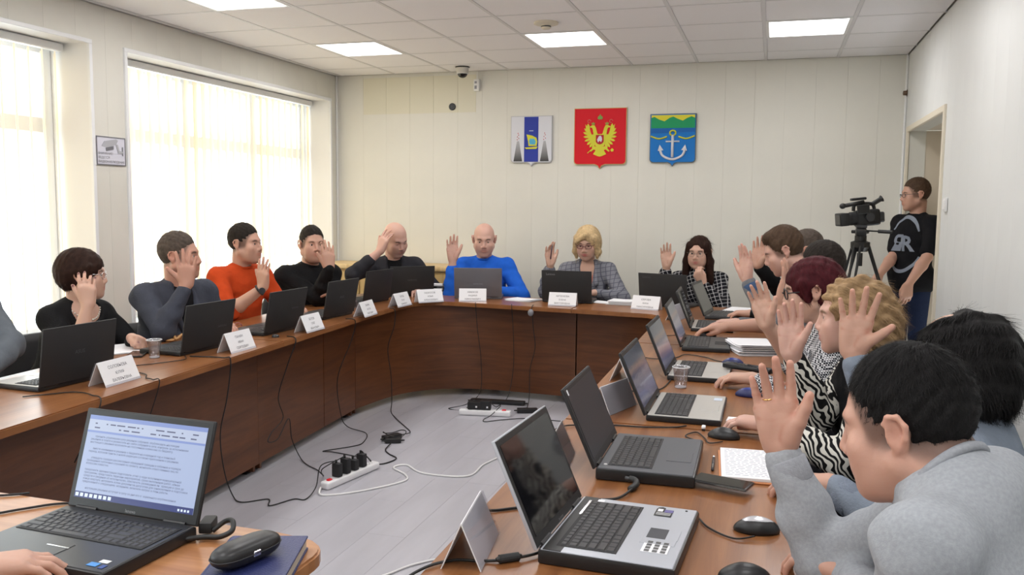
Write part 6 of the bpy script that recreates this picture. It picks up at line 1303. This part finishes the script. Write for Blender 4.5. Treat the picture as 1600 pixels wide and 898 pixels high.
p=person('blond woman with zebra-striped sleeves seen in profile, palm raised',(.26,3.09,1.130),(-1,.02),(-.95,-.15),C_blk2,{'R':dict(w=(.07,2.90,1.030),fd=(-.06,0,1),pn=(-.28,-.96,0),pose='open',pole=(.1,-.1,-1)),'L':dict(w=(.0,2.86,.80),fd=(-.9,.3,0),pn=(0,0,-1),pose='rest',pole=(.3,-.6,-.5))},fem=1,style='wavy',hairm=H_hon,tone=T_p,pitch=2,h=.0038,hcl=.006,sleevem=C_zebra,sleeve=(.92,.95),nstr=7000,strl=.060,strw=.0014,curl=.28,lip=(.30,.03,.06),brow=(.16,.10,.06),s=1.02); seat(p,'black chair under the woman with zebra sleeves')
p=person('woman with curly black hair in a blue-grey sweatshirt, palm raised high',(.465,2.47,1.105),(-.80,.60),(-.9,.2),C_bsw,{'R':dict(w=(.215,2.44,1.118),fd=(.06,0,1),pn=(-.15,-.98,0),pose='wide',pole=(.3,-.1,-1)),'L':dict(w=(.16,2.28,.80),fd=(-1,.1,0),pn=(0,0,-1),pose='rest',pole=(.2,-.6,-.6))},fem=1,style='curly',hairm=H_blk,tone=T_m,h=.0038,hcl=.007,nstr=9000,strl=.07,strw=.0016,curl=.22,cuffm=C_bcuff,sleeve=(.93,.95),s=1.02,brow=(.02,.015,.012)); seat(p,'black chair under the woman with curly black hair')
p15=person('man in a grey sweatshirt nearest the camera, ringed hand raised',(.224,1.55,1.136),(-.92,.40),(-.88,.42),C_gsw,{'R':dict(w=(.030,1.80,1.015),fd=(-.16,.02,1),pn=(-.10,-.99,.06),pose='open',pole=(-.6,.3,-1),l=(.36,.235)),'L':dict(w=(.165,1.72,.805),fd=(-.75,.65,.0),pn=(0,0,-1),pose='rest',pole=(.4,-.6,-.7))},style='short',hairm=H_blk,tone=T_a,pitch=14,h=.0034,hcl=.006,fat=.48,wide=1.10,nstr=16000,strl=.024,strw=.0009,cuffm=C_gcuff,collar=C_gcuff,sleeve=(.95,.95),neck_r=.016,N=(.295,1.50,1.062),brow=(.015,.012,.010),slit=.6,s=1.0,stubble=.25); seat(p15,'black chair under the man in the grey sweatshirt')
X,pn,fd,hs=p15['info']['R']; W_=p15['arm']['R'][1]; rc=W_+hs*(-.0112*X+.003*pn+.100*fd)-p15['base']; ringtube('ring',M_gold,p15['root'],rc,fd,.0106,.0017)
# standing camera operator
p16=person('camera operator with spectacles in a black printed t-shirt standing in the doorway',(1.05,7.38,1.605),(-.95,-.22),(-.80,-.60),C_blk2,{'L':dict(w=(.985,7.02,.93),fd=(-.1,-.05,-1),pn=(-.2,.9,0),pose='rest',pole=(.6,-.3,-.2)),'R':dict(w=(.80,7.22,.98),fd=(-.35,-.3,-.8),pn=(-.5,.5,-.5),pose='curl',pole=(.5,.5,-.2))},style='short',hairm=H_br,tone=T_m,pitch=4,sleeve=(.40,.40),gl=(M_black,dict(rz=.013,thick=.0016)),stand=True,pelvis=(1.06,7.42,.93),N=(1.075,7.385,1.435),trm=C_den,topname='t_shirt',collar=C_blk2,nstr=1400,strl=.016,s=1.0)
def decal(name,V2,F2,m,pp,cen,dirv,upv,off=.004):
    """lay a flat print (x right as seen from the front, z up) on the cloth"""
    me=pp['top'].data; bv=BVHTree.FromPolygons([v.co[:] for v in me.vertices],[p.vertices[:] for p in me.polygons]); dirv=unit(dirv); upv=np.array(upv,float); rx=np.cross(upv,dirv); out=[]
    for v in V2:
        o=cen+dirv*.4+rx*v[0]+upv*v[1]; hit=bv.ray_cast(Vector(o),Vector(-dirv)); out.append(tuple(np.array(hit[0])+dirv*off) if hit[0] else tuple(cen+dirv*.1+rx*v[0]+upv*v[1]))
    return link(name,mesh(name,out,F2),m,pp['root'])
M_print=mat('grey shirt print',(.22,.25,.31),.7)
fd_=np.array([-.76,-.65,0]); cen=lerp(p16['Pv'],p16['N'],.58)-p16['base']
def arc(a0,a1,rx_,rz_,t0,t1,n=22):
    V=[];F=[]
    for i in range(n+1):
        a=math.radians(a0+(a1-a0)*i/n); w=t0+(t1-t0)*math.sin(PI*i/n)
        for k in range(4): r=1-w*k/3; V.append((rx_*r*math.cos(a),rz_*math.sin(a)*(1-(w*.55)*k/3)))
    for i in range(n):
        for k in range(3): F.append((4*i+k,4*i+k+1,4*i+5+k,4*i+4+k))
    return V,F
for a0,a1 in((28,150),(215,335)):
    V2,F2=arc(a0,a1,.145,.225,.10,.22); decal('shirt_print',V2,F2,M_print,p16,cen,fd_,(0,0,1))
for tx,dx in(('Я',-.036),('R',.038)):
    me=text_mesh(tx,.165,bold=.005); bm=bmesh.new(); bm.from_mesh(me); bmesh.ops.triangulate(bm,faces=bm.faces[:]); bmesh.ops.subdivide_edges(bm,edges=bm.edges[:],cuts=2); bm.verts.index_update()
    decal('shirt_print',[(v.co.x+dx,v.co.y) for v in bm.verts],[[v.index for v in f.verts] for f in bm.faces],M_print,p16,cen,fd_,(0,0,1)); bm.free()
# typist at the lower left, only the hand in view
p=person('typist at the lower left, only the hand on the laptop showing',(-1.62,.78,1.20),(.1,1),(.1,1),C_dgry,{'R':dict(w=(-1.415,1.195,.812),fd=(.62,.70,-.06),pn=(0,0,-1),pose='mouse',pole=(.8,-.4,-.4)),'L':dict(w=(-1.75,1.20,.800),fd=(.3,.9,-.05),pn=(0,0,-1),pose='mouse',pole=(-.8,-.4,-.4))},style='short',hairm=H_br,tone=T_m,h=.005,nstr=0,sleeve=(.85,.85)); seat(p,'black chair under the typist')
